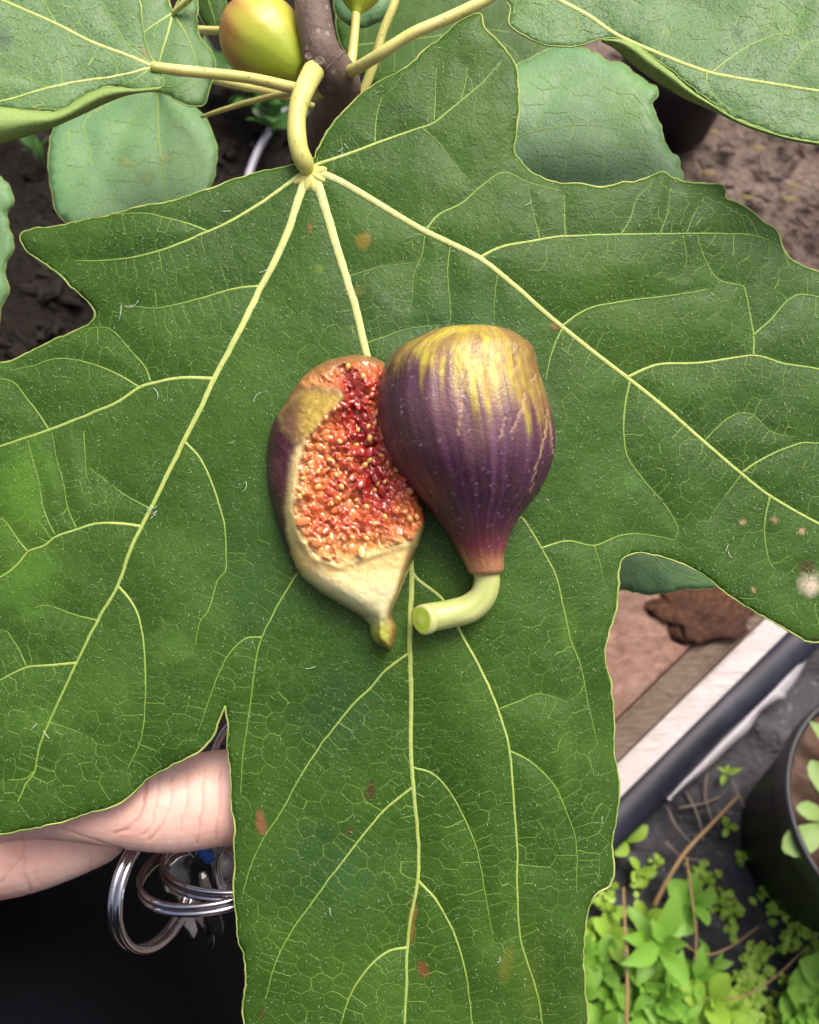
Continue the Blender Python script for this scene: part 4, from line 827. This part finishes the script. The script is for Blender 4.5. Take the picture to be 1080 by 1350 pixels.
# ------------------------------------------------------------------ keys
def metal(name, c, rough):
    m = M(name, rough, .5, Metallic=1.0); n = m.noise(400, 4, .6); m.color(m.mix(m.math('MULTIPLY', n, .5), c, tuple(x * .55 for x in c))); m.rough(m.ramp(n, [(.3, (rough * .7,) * 3), (.7, (rough * 1.6,) * 3)])); m.bump(n, .0001, .3); return m.m
MAT['steel'] = metal('steel', (.66, .66, .70), .17); MAT['nickel'] = metal('key_nickel', (.72, .70, .66), .28)
def plain(name, c, rough, spec=.4, n=120):
    m = M(name, rough, spec); m.color(m.mix(m.math('MULTIPLY', m.noise(n, 4), .6), c, tuple(x * .5 for x in c))); m.bump(m.noise(n * 6, 3), .0002, .4); return m.m
MAT['blackplastic'] = plain('black_plastic', (.014, .014, .017), .35); MAT['blue'] = plain('blue_plastic', (.02, .10, .45), .35)
keys = empty('key_bunch', P(210, 1140, .275), 'bunch of steel key rings and keys hanging below the thumb', 'keys')
def split_ring(cx, cy, d, r, e1, e2, wire=4.4, gap=8.6, turns=2):
    e1 = np.array(e1, float); e1 /= np.linalg.norm(e1); e2 = np.array(e2, float); e2 -= e1 * (e1 @ e2); e2 /= np.linalg.norm(e2); nrm = np.cross(e1, e2); k = d / F
    a = np.linspace(0, 6.2832 * turns, 96 * turns); off = np.zeros(len(a))
    for t in range(1, turns): off += sstep(6.2832 * t - .5, 6.2832 * t + .1, a)
    c = P(cx, cy, d) - nrm * gap * k * (turns - 1) / 2
    mk('ring', *tube(c + k * (r * (np.cos(a)[:, None] * e1 + np.sin(a)[:, None] * e2) + gap * off[:, None] * nrm), wire * k, 10, True, 1.0), MAT['steel'], keys)
split_ring(208, 1166, .270, 78, .40 * RT + .9 * FW - .06 * UP, UP + .02 * RT, 5.4, 10.5)
split_ring(290, 1143, .274, 102, RT + .10 * UP, FW + .09 * UP, 4.0, 9)
split_ring(318, 1132, .285, 100, RT - .02 * UP, FW + .05 * UP, 3.8, 9)
split_ring(326, 1150, .274, 46, RT * .8 - .3 * FW, UP, 3.6, 6)
split_ring(372, 1014, .273, 92, RT + .2 * FW, UP, 4.2, 8)
def key(p0, p1, wid, d, blade_mat, tip=None, lean=0.0):
    a = P(*p0, d); b = P(*p1, d + .004); t = (b - a); L = np.linalg.norm(t); t /= L; w_ = np.cross(t, -FW + lean * RT); w_ /= np.linalg.norm(w_); n = np.cross(w_, t); k = wid * d / F; th = .0011
    def slab(pts, th, nm, mt, parent):
        m = len(pts); V = [a + t * L * u + w_ * k * v + n * s * th for s in (-1, 1) for u, v in pts]; Fc = [tuple(range(m - 1, -1, -1)), tuple(range(m, 2 * m))] + [(i, (i + 1) % m, m + (i + 1) % m, m + i) for i in range(m)]
        o = mk(nm, V, Fc, mt, parent, smooth=False); bv = o.modifiers.new('b', 'BEVEL'); bv.width = .0003; bv.segments = 2; return o
    bow = [(0.0, .15), (.04, .75), (.16, 1.05), (.32, 1.0), (.40, .55), (.40, -.55), (.32, -1.0), (.16, -1.05), (.04, -.75), (0, -.15)]
    bl = [(.40, .42)] + [(.46 + .06 * i, .42 - (.16 if i % 2 else .02)) for i in range(8)] + [(1.0, .05), (1.0, -.1), (.94, -.42), (.40, -.42)]
    o = slab(bow, th * 1.2, 'key', tip or blade_mat, keys); slab(bl, th * .8, 'blade', blade_mat, o)
key((236,1128), (268,1222), 20, .282, MAT['nickel'], None, .5); key((226,1132), (254,1236), 19, .289, MAT['nickel'], None, .9)
key((262,1128), (278,1250), 14, .276, MAT['steel'], MAT['blackplastic'], .2)
key((292,1118), (330,1215), 18, .284, MAT['nickel'], None, -.4)
def tag_box(x0, y0, x1, y1, d, r, mt, nm):
    V, Fc = tube(P(np.linspace(x0, x1, 7), np.linspace(y0, y1, 7), np.full(7, d)), np.array([.6, 1, 1, 1, 1, 1, .55]) * r * d / F, 6); mk(nm, V, Fc, mt, keys, smooth=False)
tag_box(262, 1112, 280, 1136, .272, 8, MAT['blue'], 'key_cap'); tag_box(276, 1186, 289, 1232, .270, 9.5, MAT['blackplastic'], 'key_fob'); tag_box(266, 1150, 277, 1188, .271, 6.5, MAT['nickel'], 'fob_clasp')

# ------------------------------------------------------------------ things on the ground
def wood_mat(name, cols, rough=.8, scale=30, streak=(1, 9, 9)):
    m = M(name, rough, .25); a = m.noise(scale, 6, .65, .6, streak); b = m.noise(9, 5, .6); base = m.ramp(a, [(.3, cols[0]), (.5, cols[1]), (.7, cols[2])]); base = m.mix(m.math('MULTIPLY', m.ramp(b, [(.4, (0, 0, 0)), (.65, (1, 1, 1))]), .6), base, cols[3]); m.color(base); m.bump(a, .004, .5); m.bump(b, .004, .4); return m.m
MAT['wood'] = wood_mat('wet_brown_wood', [(.085, .042, .028), (.17, .095, .068), (.28, .175, .135), (.16, .10, .08)], .75, 26, (2.2, 4, 4))
MAT['wood2'] = wood_mat('dark_weathered_wood', [(.055, .038, .026), (.12, .085, .062), (.20, .15, .115), (.15, .11, .09)])
MAT['white'] = wood_mat('white_board', [(.30, .27, .26), (.45, .41, .41), (.55, .51, .51), (.40, .35, .32)], .7)
MAT['mat'] = None
def matcloth():
    m = M('weed_mat', .55, .4); a = m.noise(14, 6, .65); b = m.noise(90, 5, .65); base = m.ramp(a, [(.35, (.008, .008, .012)), (.55, (.019, .018, .025)), (.72, (.050, .047, .060))]); base = m.mix(m.math('MULTIPLY', m.ramp(b, [(.60, (0, 0, 0)), (.74, (1, 1, 1))]), .75), base, (.17, .155, .165)); m.color(base); m.bump(a, .02, .6); m.bump(b, .004, .6); return m.m
MAT['mat'] = matcloth()
X0 = G(700, 1400)[0]
grid_sheet('weed_mat', .10, .95, -.22, .42, 130, 100, lambda X, Y: .012 + .014 * (fbm(X * 9, Y * 9, 31, 4) - .5) + .012 * np.abs(np.sin(X * 16 + Y * 22 + 3 * fbm(X * 5, Y * 5, 8))) ** 6, MAT['mat'], label='wrinkled black plastic weed mat spread beside the black pot', cat='weed mat', base=(.5, .1, 0))
def slabq(name, p0, p1, q0, q1, z, th, mat, label, cat, group=None, cuts=40, rough=.002, sd=0):
    """board whose top edge lines run p0-p1 and q0-q1 (photo points on the plane z)"""
    a, b, c, d = G(*p0, z), G(*p1, z), G(*q0, z), G(*q1, z); n = cuts; prof = [(0, -th), (0, -.004), (.02, 0), (.2, 0), (.4, 0), (.6, 0), (.8, 0), (.98, 0), (1, -.004), (1, -th)]; V = []
    for i in range(n + 1):
        s = i / n; L = a + (b - a) * s; Rr = c + (d - c) * s
        for k, (u, zz) in enumerate(prof):
            p = L + (Rr - L) * u; p[2] += zz + rough * 2 * (fbm(np.array(s * 14. + sd), np.array(k * .9), 5, 3) - .5); V.append(p)
    m = len(prof); Fc = [(i * m + k, i * m + (k + 1) % m, (i + 1) * m + (k + 1) % m, (i + 1) * m + k) for i in range(n) for k in range(m)] + [tuple(range(m))[::-1], tuple(range(n * m, n * m + m))]
    base = np.array(V).mean(0); base[2] = z - th
    o = mk(name, V, Fc, mat, smooth=False, label=label, cat=cat, group=group, base=base); return o
# direction of the boards in the picture: (192,-188)
def ln(x, y, k0, k1): return (x + 192 * k0, y - 188 * k0), (x + 192 * k1, y - 188 * k1)
a0, a1 = ln(700, 822, -.7, 1.9); b0, b1 = ln(815, 945, -1.2, 2.3); c0, c1 = ln(818, 1000, -1.0, 2.3); d0, d1 = ln(865, 1001, -1.0, 2.3)
slabq('plank', a0, a1, b0, b1, .125, .14, MAT['wood'], 'wide wet brown plank with a rusty patch', 'plank', rough=.006, sd=1)
slabq('plank', (b0[0] + 1, b0[1] + 2), (b1[0] + 1, b1[1] + 2), c0, c1, .118, .133, MAT['wood2'], 'narrow dark weathered plank between brown plank and white board', 'plank', rough=.005, sd=2)
slabq('board', (c0[0] + 1, c0[1] + 1), (c1[0] + 1, c1[1] + 1), (d0[0] + 3, d0[1] + 3), (d1[0], d1[1]), .105, .12, MAT['white'], 'dirty white board edge beside the black pipe', 'board', rough=.003, sd=3)
def pipe():
    m = M('black_poly', .5, .35); a = m.noise(25, 4); m.color(m.ramp(a, [(.3, (.008, .009, .016)), (.6, (.018, .020, .036)), (.8, (.05, .055, .09))])); m.bump(a, .003, .3)
    e0, e1 = ln(866, 1019, -1.2, 2.2); t = np.linspace(0, 1, 60); A = G(*e0, .055); B = G(*e1, .055); W = A + (B - A) * t[:, None]; W[:, 2] += .004 * np.sin(t * 21) ; W[:, 0] += .003 * np.sin(t * 13)
    mk('pipe', *tube(W, .0255 + .0015 * np.sin(t * 30), 20), m.m, label='black plastic pipe running along the white board', cat='pipe', base=(A + B) / 2)
    f = plain('grey_film', (.42, .40, .43), .45); up = smooth_path([(880,1052),(899,1030),(947,979),(975,950),(1003,921),(1013,905),(1045,868),(1062,846),(1100,810),(1160,750)], 8); lo = smooth_path([(884,1056),(902,1040),(933,1016),(960,990),(988,965),(1005,939),(1040,914),(1061,880),(1073,848),(1110,815),(1170,760)], 8); n = 60; V = []
    iu = np.linspace(0, len(up) - 1, n).astype(int); il = np.linspace(0, len(lo) - 1, n).astype(int)
    for a_, b_ in zip(up[iu], lo[il]):
        for k in range(6): 
            u = k / 5; p = a_ + (b_ - a_) * u; V.append(G(p[0], p[1], (.060 + .010 * math.sin(u * 3.1) - .012 * u)))
    o = mk('plastic_strip', V, [(i * 6 + k, i * 6 + k + 1, (i + 1) * 6 + k + 1, (i + 1) * 6 + k) for i in range(n - 1) for k in range(5)], f, label='torn grey plastic strip lying along the black pipe', cat='plastic strip', base=G(980, 960, .02)); s = o.modifiers.new('t', 'SOLIDIFY'); s.thickness = .0015
pipe()
def lump(name, c, r, mat, label, cat, sd, flat=.5, group=None):
    V, Fc = ellipsoid(np.zeros(3), np.eye(3), 28, 18); d = 1 + 1.3 * (fbm(V[:, 0] * 2.6 + sd + 9, V[:, 1] * 2.6 + V[:, 2] * 1.7 + 9, sd, 4) - .5); V = V * d[:, None] * np.array((r, r * .8, r * flat)) + np.array(c); return mk(name, V, Fc, mat, label=label, cat=cat, group=group, base=c)
MAT['bark'] = wood_mat('rusty_bark', [(.018, .008, .006), (.055, .022, .012), (.17, .07, .022), (.03, .013, .009)], .8, 60, (3, 5, 5))
lump('bark_piece', G(925, 800, .126), .05, MAT['bark'], 'rust brown bark chunk lying on the wet plank', 'bark', 4, .16)
slabq('plank', (960,300), (1200,420), (960,400), (1200,520), .03, .04, MAT['wood'], 'pinkish plank on the soil below the rolled leaf', 'plank', rough=.006, sd=5)

# pots
MAT['potplastic'] = plain('pot_plastic', (.006, .006, .007), .5, .3, 40); MAT['rimplastic'] = plain('pot_rim', (.022, .022, .026), .45, .4, 60)
MAT['potsoil'] = soil_mat('pot_soil', [(.06, .032, .024), (.11, .062, .046), (.18, .11, .085), (.20, .15, .13)], .006)
def pot(cx, cy, rim_r, zrim, label, soil='potsoil', base_r=None):
    base_r = base_r or rim_r * .78; root = empty('plant_pot', (cx, cy, .012), label, 'plant pot'); n = 72
    def rev(prof): 
        V = [(cx + r * math.cos(j / n * 6.2832), cy + r * math.sin(j / n * 6.2832), z) for r, z in prof for j in range(n)]; return V, [(i * n + j, i * n + (j + 1) % n, (i + 1) * n + (j + 1) % n, (i + 1) * n + j) for i in range(len(prof) - 1) for j in range(n)]
    h = zrim; V, Fc = rev([(base_r * .9, .012), (base_r, .014), (rim_r * .975, h - .03), (rim_r * .985, h - .004), (rim_r * .965, h - .004), (rim_r * .95, h - .03), (base_r * .95, .03)]); mk('wall', V, Fc, MAT['potplastic'], root)
    V, Fc = rev([(rim_r * .978, h - .030), (rim_r * 1.015, h - .029), (rim_r * 1.022, h - .002), (rim_r * 1.012, h), (rim_r * .985, h), (rim_r * .968, h - .004), (rim_r * .962, h - .02)]); mk('rim', V, Fc, MAT['rimplastic'], root)
    V = [(cx, cy, h - .022)]; Fc = []; m = 14
    for i in range(1, m + 1):
        for j in range(n):
            r = rim_r * .968 * i / m; a = j / n * 6.2832; x, y = cx + r * math.cos(a), cy + r * math.sin(a); V.append((x, y, h - .028 + .02 * (float(fbm(np.array(x * 40), np.array(y * 40), 3, 3)) - .5) - .004 * (i == m)))
    Fc = [(0, 1 + j, 1 + (j + 1) % n) for j in range(n)] + [(1 + i * n + j, 1 + (i + 1) * n + j, 1 + (i + 1) * n + (j + 1) % n, 1 + i * n + (j + 1) % n) for i in range(m - 1) for j in range(n)]
    mk('soil', V, Fc, MAT[soil], root); return root
pc = G(1213, 1068, .22); pot(pc[0], pc[1], .113, .22, 'black nursery pot of red brown soil with leafy seedlings')

pc2 = G(905, 62, .16); pot(pc2[0], pc2[1], .10, .16, 'added black pot standing in for foliage shade behind the pale mint green leaf', 'shade_soil')  # added pot, its black wall and soil stand in for foliage shadow
# ------------------------------------------------------------------ weeds
def weed_leaf_mat(name, a, b, rough=.45):
    m = M(name, rough, .35); n = m.noise(60, 4); m.color(m.ramp(n, [(.3, a), (.7, b)])); m.bump(m.noise(900, 2), .0002, .4); m.translucent(tuple(min(1, x * 1.7) for x in b), .22); return m.m
MAT['weed'] = weed_leaf_mat('weed_green', (.12, .28, .03), (.21, .40, .055)); MAT['weed2'] = weed_leaf_mat('weed_yellow_green', (.19, .34, .03), (.32, .48, .065)); MAT['seedling'] = weed_leaf_mat('seedling_green', (.16, .28, .07), (.25, .37, .11)); MAT['weed_dark'] = weed_leaf_mat('weed_dark', (.03, .10, .02), (.06, .15, .03))
LM = {}
def leaf_mesh(kind, mat):
    if (kind, mat) in LM: return LM[(kind, mat)]
    prof = {'lance': [(0, .03), (.12, .07), (.3, .17), (.5, .20), (.7, .15), (.87, .07), (1, .004)], 'oblong': [(0, .03), (.15, .05), (.35, .10), (.6, .17), (.8, .19), (.93, .13), (1, .03)], 'round': [(0, .03), (.15, .12), (.35, .26), (.55, .31), (.75, .27), (.9, .16), (1, .03)]}[kind]; V = []; Fc = []
    for u, w_ in prof:
        z = .22 * u - .30 * u * u
        for s, k in ((-1, .10), (-.5, .045), (0, 0), (.5, .045), (1, .10)): V.append((s * w_, u, z + k * w_ * 2.2))
    for i in range(len(prof) - 1):
        for j in range(4): a = i * 5 + j; Fc.append((a, a + 1, a + 6, a + 5))
    me = bpy.data.meshes.new('leaf'); me.from_pydata(V, [], Fc); me.polygons.foreach_set('use_smooth', [True] * len(Fc)); me.materials.append(MAT[mat]); LM[(kind, mat)] = me; return me
wr = np.random.default_rng(12)
def weed(px, py, z, n, ln_, kind, mat, label, group, name='weed', tilt=(15, 50), tall=.02, a0=None, base=None):
    b = G(px, py, z) if base is None else np.array(base, float); root = empty(name, b, label, 'weed' if name == 'weed' else 'seedling', group)
    mk('stem', *tube(np.array([b - (0, 0, .005), b + (0, 0, tall * .6), b + (.002, .001, tall)]), [.0016, .0014, .001], 6), MAT[mat], root)
    for i in range(n):
        o = bpy.data.objects.new('leaf', leaf_mesh(kind, mat)); col.objects.link(o); o.parent = root; u = (i + .5) / n; s = ln_ * wr.uniform(.65, 1.1) * (1 if i < n * .7 else .6)
        yaw = (a0 or 0) + i * 2.4 + wr.normal(0, .25); el = R(wr.uniform(*tilt)) + (.45 if i >= n * .7 else 0); o.matrix_local = Matrix.Translation((0, 0, tall * (.25 + .75 * u))) @ Matrix.Rotation(yaw, 4, 'Z') @ Matrix.Rotation(el, 4, 'X') @ Matrix.Rotation(wr.normal(0, .25), 4, 'Y') @ Matrix.Diagonal((s * wr.uniform(.85, 1.2), s, s, 1))
    return root
GW = 'bright green weeds growing through the weed mat'
weed(858, 1248, .045, 9, .056, 'lance', 'weed', 'tallest bright green weed with long pointed leaves on the weed mat', GW, tilt=(5, 40), tall=.05, a0=.3)
weed(905, 1195, .03, 6, .035, 'round', 'weed', 'small round leaved green weed beside the dry straw', GW, tall=.03)
for (x, y, n, l, k, mt) in [(800,1240,7,.036,'round','weed2'),(785,1275,8,.04,'round','weed'),(800,1320,8,.042,'round','weed'),(835,1300,8,.045,'lance','weed'),(870,1310,8,.05,'lance','weed'),(905,1290,8,.05,'lance','weed'),(925,1320,8,.045,'round','weed2'),(890,1345,8,.045,'lance','weed'),(850,1350,8,.05,'lance','weed'),(940,1350,7,.04,'round','weed2'),(820,1270,7,.04,'lance','weed'),(790,1355,8,.045,'round','weed'),(930,1275,7,.04,'lance','weed'),(880,1270,6,.05,'lance','weed'),(760,1310,8,.04,'round','weed'),(755,1260,8,.04,'lance','weed'),(845,1215,6,.03,'round','weed2'),(800,1205,6,.022,'round','weed2'),(770,1225,6,.03,'round','weed2'),(860,1330,8,.04,'round','weed'),(825,1335,8,.045,'lance','weed'),(910,1330,8,.045,'lance','weed'),(960,1330,6,.03,'round','weed2'),(875,1385,9,.05,'lance','weed'),(940,1395,9,.05,'lance','weed'),(810,1395,9,.05,'round','weed')]:
    weed(x, y, .018, n, l * .8, k, mt, {('round', 'weed2'): 'low yellow green weed with round leaves in the dense patch beside the leaf edge', ('round', 'weed'): 'bushy green weed with round leaves in the dense patch beside the leaf edge', ('lance', 'weed'): 'bushy green weed with pointed leaves in the dense patch beside the leaf edge'}[(k, mt)], GW, tall=wr.uniform(.02, .045))
for (x, y, n, l) in [(1050,1330,7,.045),(1085,1290,7,.055),(1035,1350,7,.035),(1075,1365,8,.045)]: weed(x, y, .018, n, l, 'round', 'weed', 'broad leaved green weed at the foot of the black pot', GW, tall=.03)
weed(826, 1112, .02, 3, .026, 'round', 'weed2', 'tiny pale weed sprouting against the end of the black pipe', GW, tall=.01); weed(955, 1022, .02, 5, .018, 'lance', 'weed2', 'tiny star shaped weed sprouting at the grey plastic strip', GW, tall=.01)
weed(840, 1150, .02, 5, .022, 'round', 'weed2', 'tiny pale weed sprouting on bare weed mat', GW, tall=.015); weed(958, 1092, .02, 5, .014, 'round', 'weed2', 'tiny pale weed beside the tip of the dry straw', GW, tall=.01)
SG = 'seedlings in the black pot'
def potw(px, py, n, l, kind, label, **k): weed(px, py, .195, n, l, kind, 'seedling', label, SG, name='seedling', **k)
potw(1098, 1085, 9, .055, 'oblong', 'grey green seedling with blunt oblong leaves in the pot', tilt=(5, 30), tall=.02, a0=1.2)
potw(1100, 1000, 7, .04, 'lance', 'pointed leaf seedling at the pot rim near the pipe', tall=.03); potw(1105, 1165, 8, .05, 'oblong', 'seedling leaning over the pot rim above the weeds', tall=.025)
potw(1200, 1080, 9, .06, 'oblong', 'seedling in the middle of the pot', tall=.03); potw(1230, 1180, 9, .05, 'lance', 'seedling at the far side of the pot', tall=.03)
# tiny creeping leaflets nobody could count
def creeping():
    parts = []; r = np.random.default_rng(8); disc = leaf_mesh('round', 'weed2'); dv = np.array([v.co[:] for v in disc.vertices]); df = [tuple(p.vertices) for p in disc.polygons]
    for (x, y, sx, sy, n) in [(1035,1195,22,14,70),(1060,1215,14,14,30),(998,1255,20,12,36),(990,1290,20,18,60),(985,1325,24,16,60),(960,1200,14,14,24),(945,1185,12,8,16),(965,1225,10,10,14),(1040,1245,18,8,20),(1050,1310,22,14,40),(920,1148,14,8,18),(935,1165,10,6,8),(845,1160,8,10,12),(978,1133,5,5,8),(1010,1180,8,6,8),(905,1215,10,10,10),(1005,1345,20,10,40),(1075,1255,12,20,24),(865,1135,6,6,6),(795,1190,12,10,20)]:
        for _ in range(n):
            p = G(x + r.normal(0, sx * .55), y + r.normal(0, sy * .6), .022 + r.random() * .012); s = r.uniform(.005, .011); m = np.array((Matrix.Rotation(r.uniform(0, 6.28), 3, 'Z') @ Matrix.Rotation(r.normal(0, .5), 3, 'X')))
            parts.append(((dv * s * np.array((1.3, 1, 1))) @ m.T + p, df))
    V, Fc = join(parts); mk('ground_cover', V, Fc, MAT['weed2'], label='tiny yellow green creeping leaflets scattered over the black weed mat', cat='ground cover', kind='stuff', base=G(990, 1270))
creeping()
MAT['straw'] = plain('dry_straw', (.34, .22, .10), .6); MAT['root'] = plain('pale_root', (.24, .19, .15), .7)
def straw(pts, r, mat, label, group, z=.03, bumpz=.008):
    p = smooth_path(pts, 6); t = np.linspace(0, 1, len(p)); W = np.array([G(a, b, z + bumpz * math.sin(k * 3.1)) for (a, b), k in zip(p, t)]); mk('dry_stalk', *tube(W, r * (1.1 - .4 * t), 6), MAT[mat], label=label, cat='dry stalk', group=group, base=W[len(W) // 2])
straw([(862,1195),(880,1160),(905,1122),(940,1085),(973,1050)], .0022, 'straw', 'long straight tan dry stalk slanting across the weed mat', 'dry stalks', .05, .03)
straw([(885,1232),(925,1258),(960,1250),(1000,1222)], .0010, 'straw', 'thin curved dry stalk between green weed and leaflets', 'dry stalks', .05)
straw([(895,1345),(925,1318),(975,1315),(1020,1290),(1062,1250)], .0010, 'straw', 'long thin curved dry stalk at the foot of the pot', 'dry stalks', .045)
straw([(905,1130),(912,1180),(918,1230),(917,1270)], .0013, 'straw', 'thin upright dry stalk across the round leaved weed', 'dry stalks', .06)
for i, pts in enumerate([[(932,1020),(930,1050),(940,1085)],[(895,1065),(925,1060),(950,1050)],[(880,1065),(892,1090),(915,1115)],[(965,1030),(985,1070),(1005,1100)],[(905,1045),(920,1075),(928,1110)],[(985,1080),(1000,1110),(1015,1120)],[(878,1110),(900,1130),(930,1135)]]):
    straw(pts, .0011, 'root', 'pale thin dead root lying on the weed mat', 'dead roots on the weed mat', .026, .004)
straw([(826,1350),(827,1290),(824,1220),(822,1170)], .0016, 'straw', 'upright pale stalk rising from the bushy weeds', 'dry stalks', .08)

# soil left of the tree, coloured near black as painted shade, with litter
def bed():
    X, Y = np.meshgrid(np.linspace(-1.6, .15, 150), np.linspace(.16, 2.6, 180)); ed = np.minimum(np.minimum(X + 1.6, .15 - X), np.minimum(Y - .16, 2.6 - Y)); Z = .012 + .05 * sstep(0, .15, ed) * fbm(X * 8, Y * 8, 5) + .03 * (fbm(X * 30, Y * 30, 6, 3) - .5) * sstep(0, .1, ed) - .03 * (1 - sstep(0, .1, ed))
    n = 150; i = np.arange(149 * 179); a = (i // 149) * n + i % 149; mk('shade_soil_bed', np.stack([X, Y, Z], -1).reshape(-1, 3), np.stack([a, a + 1, a + n + 1, a + n], 1), MAT['shade_soil'], kind='structure')
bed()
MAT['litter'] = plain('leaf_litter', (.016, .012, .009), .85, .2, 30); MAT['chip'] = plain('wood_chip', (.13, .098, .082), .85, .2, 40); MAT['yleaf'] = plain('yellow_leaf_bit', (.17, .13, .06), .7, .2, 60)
def litter(name, n, x0, x1, y0, y1, size, mat, label, cat, z, sd):
    parts = []; r = np.random.default_rng(sd); box = np.array([(-1, -.5, 0), (1, -.4, .1), (1.1, .4, .0), (-.9, .5, .12), (-.9, -.4, .3), (.9, -.3, .42), (.95, .3, .3), (-.8, .4, .44)]); bf = [(0, 3, 2, 1), (4, 5, 6, 7), (0, 1, 5, 4), (1, 2, 6, 5), (2, 3, 7, 6), (3, 0, 4, 7)]
    for _ in range(n):
        p = G(r.uniform(x0, x1), r.uniform(y0, y1), z); s = r.uniform(*size); m = np.array(Matrix.Rotation(r.uniform(0, 6.28), 3, 'Z') @ Matrix.Rotation(r.normal(0, .5), 3, 'X') @ Matrix.Rotation(r.normal(0, .5), 3, 'Y')); parts.append(((box * s * r.uniform(.6, 1.2, 3)) @ m.T + p, bf))
    V, Fc = join(parts); return mk(name, V, Fc, MAT[mat], smooth=False, label=label, cat=cat, kind='stuff', base=V.mean(0))
litter('leaf_litter', 420, -60, 420, 130, 520, (.008, .03), 'litter', 'dark crumbs and litter on soil coloured dark for shade left of the leaf', 'litter', .035, 1)
litter('wood_chips', 420, 800, 1160, 60, 420, (.004, .018), 'chip', 'pale wood chips strewn over the brown soil', 'wood chips', .004, 2)
for (x, y) in [(915,168),(935,228),(1045,245),(1040,262),(985,260),(940,175),(925,172),(1000,195)]:
    lump('fallen_leaf', G(x, y, .008), .011, MAT['yleaf'], 'small yellowed leaf fragment lying on the brown soil', 'leaf', x % 7, .18, 'yellow leaf fragments on the soil')
# grey hose and dark seedlings glimpsed past the petiole
W = np.array([G(a, b, z) for a, b, z in smooth_path([(300,330,.04),(318,270,.05),(328,230,.06),(342,195,.075),(356,172,.07),(380,140,.04)], 6)]); mk('hose', *tube(W, .006, 12), plain('grey_hose', (.40, .39, .45), .4), label='thin grey hose seen beside the main petiole', cat='hose', base=W[len(W) // 2])
pb = G(300, 205, .05); V, Fc = tube(np.array([pb - (0, 0, .05), pb, pb + (0, 0, .004)]), [.09, .105, .104], 40); 
for (x, y, l) in [(350,160,.10),(338,145,.08),(372,165,.08),(318,135,.10),(362,190,.07)]: weed(x, y, .05, 7, l, 'lance', 'weed_dark', 'dark green weed on soil coloured dark for shade beside the hose', 'dark weeds on soil coloured dark for shade', tilt=(10, 50), tall=.06)
for (x, y, l) in [(60,225,.05),(20,190,.05),(280,120,.09)]: weed(x, y, .05, 5, l, 'lance', 'weed_dark', 'sparse dark weed on soil coloured dark for shade left of the tree', 'dark weeds on soil coloured dark for shade', tilt=(20, 60), tall=.05)
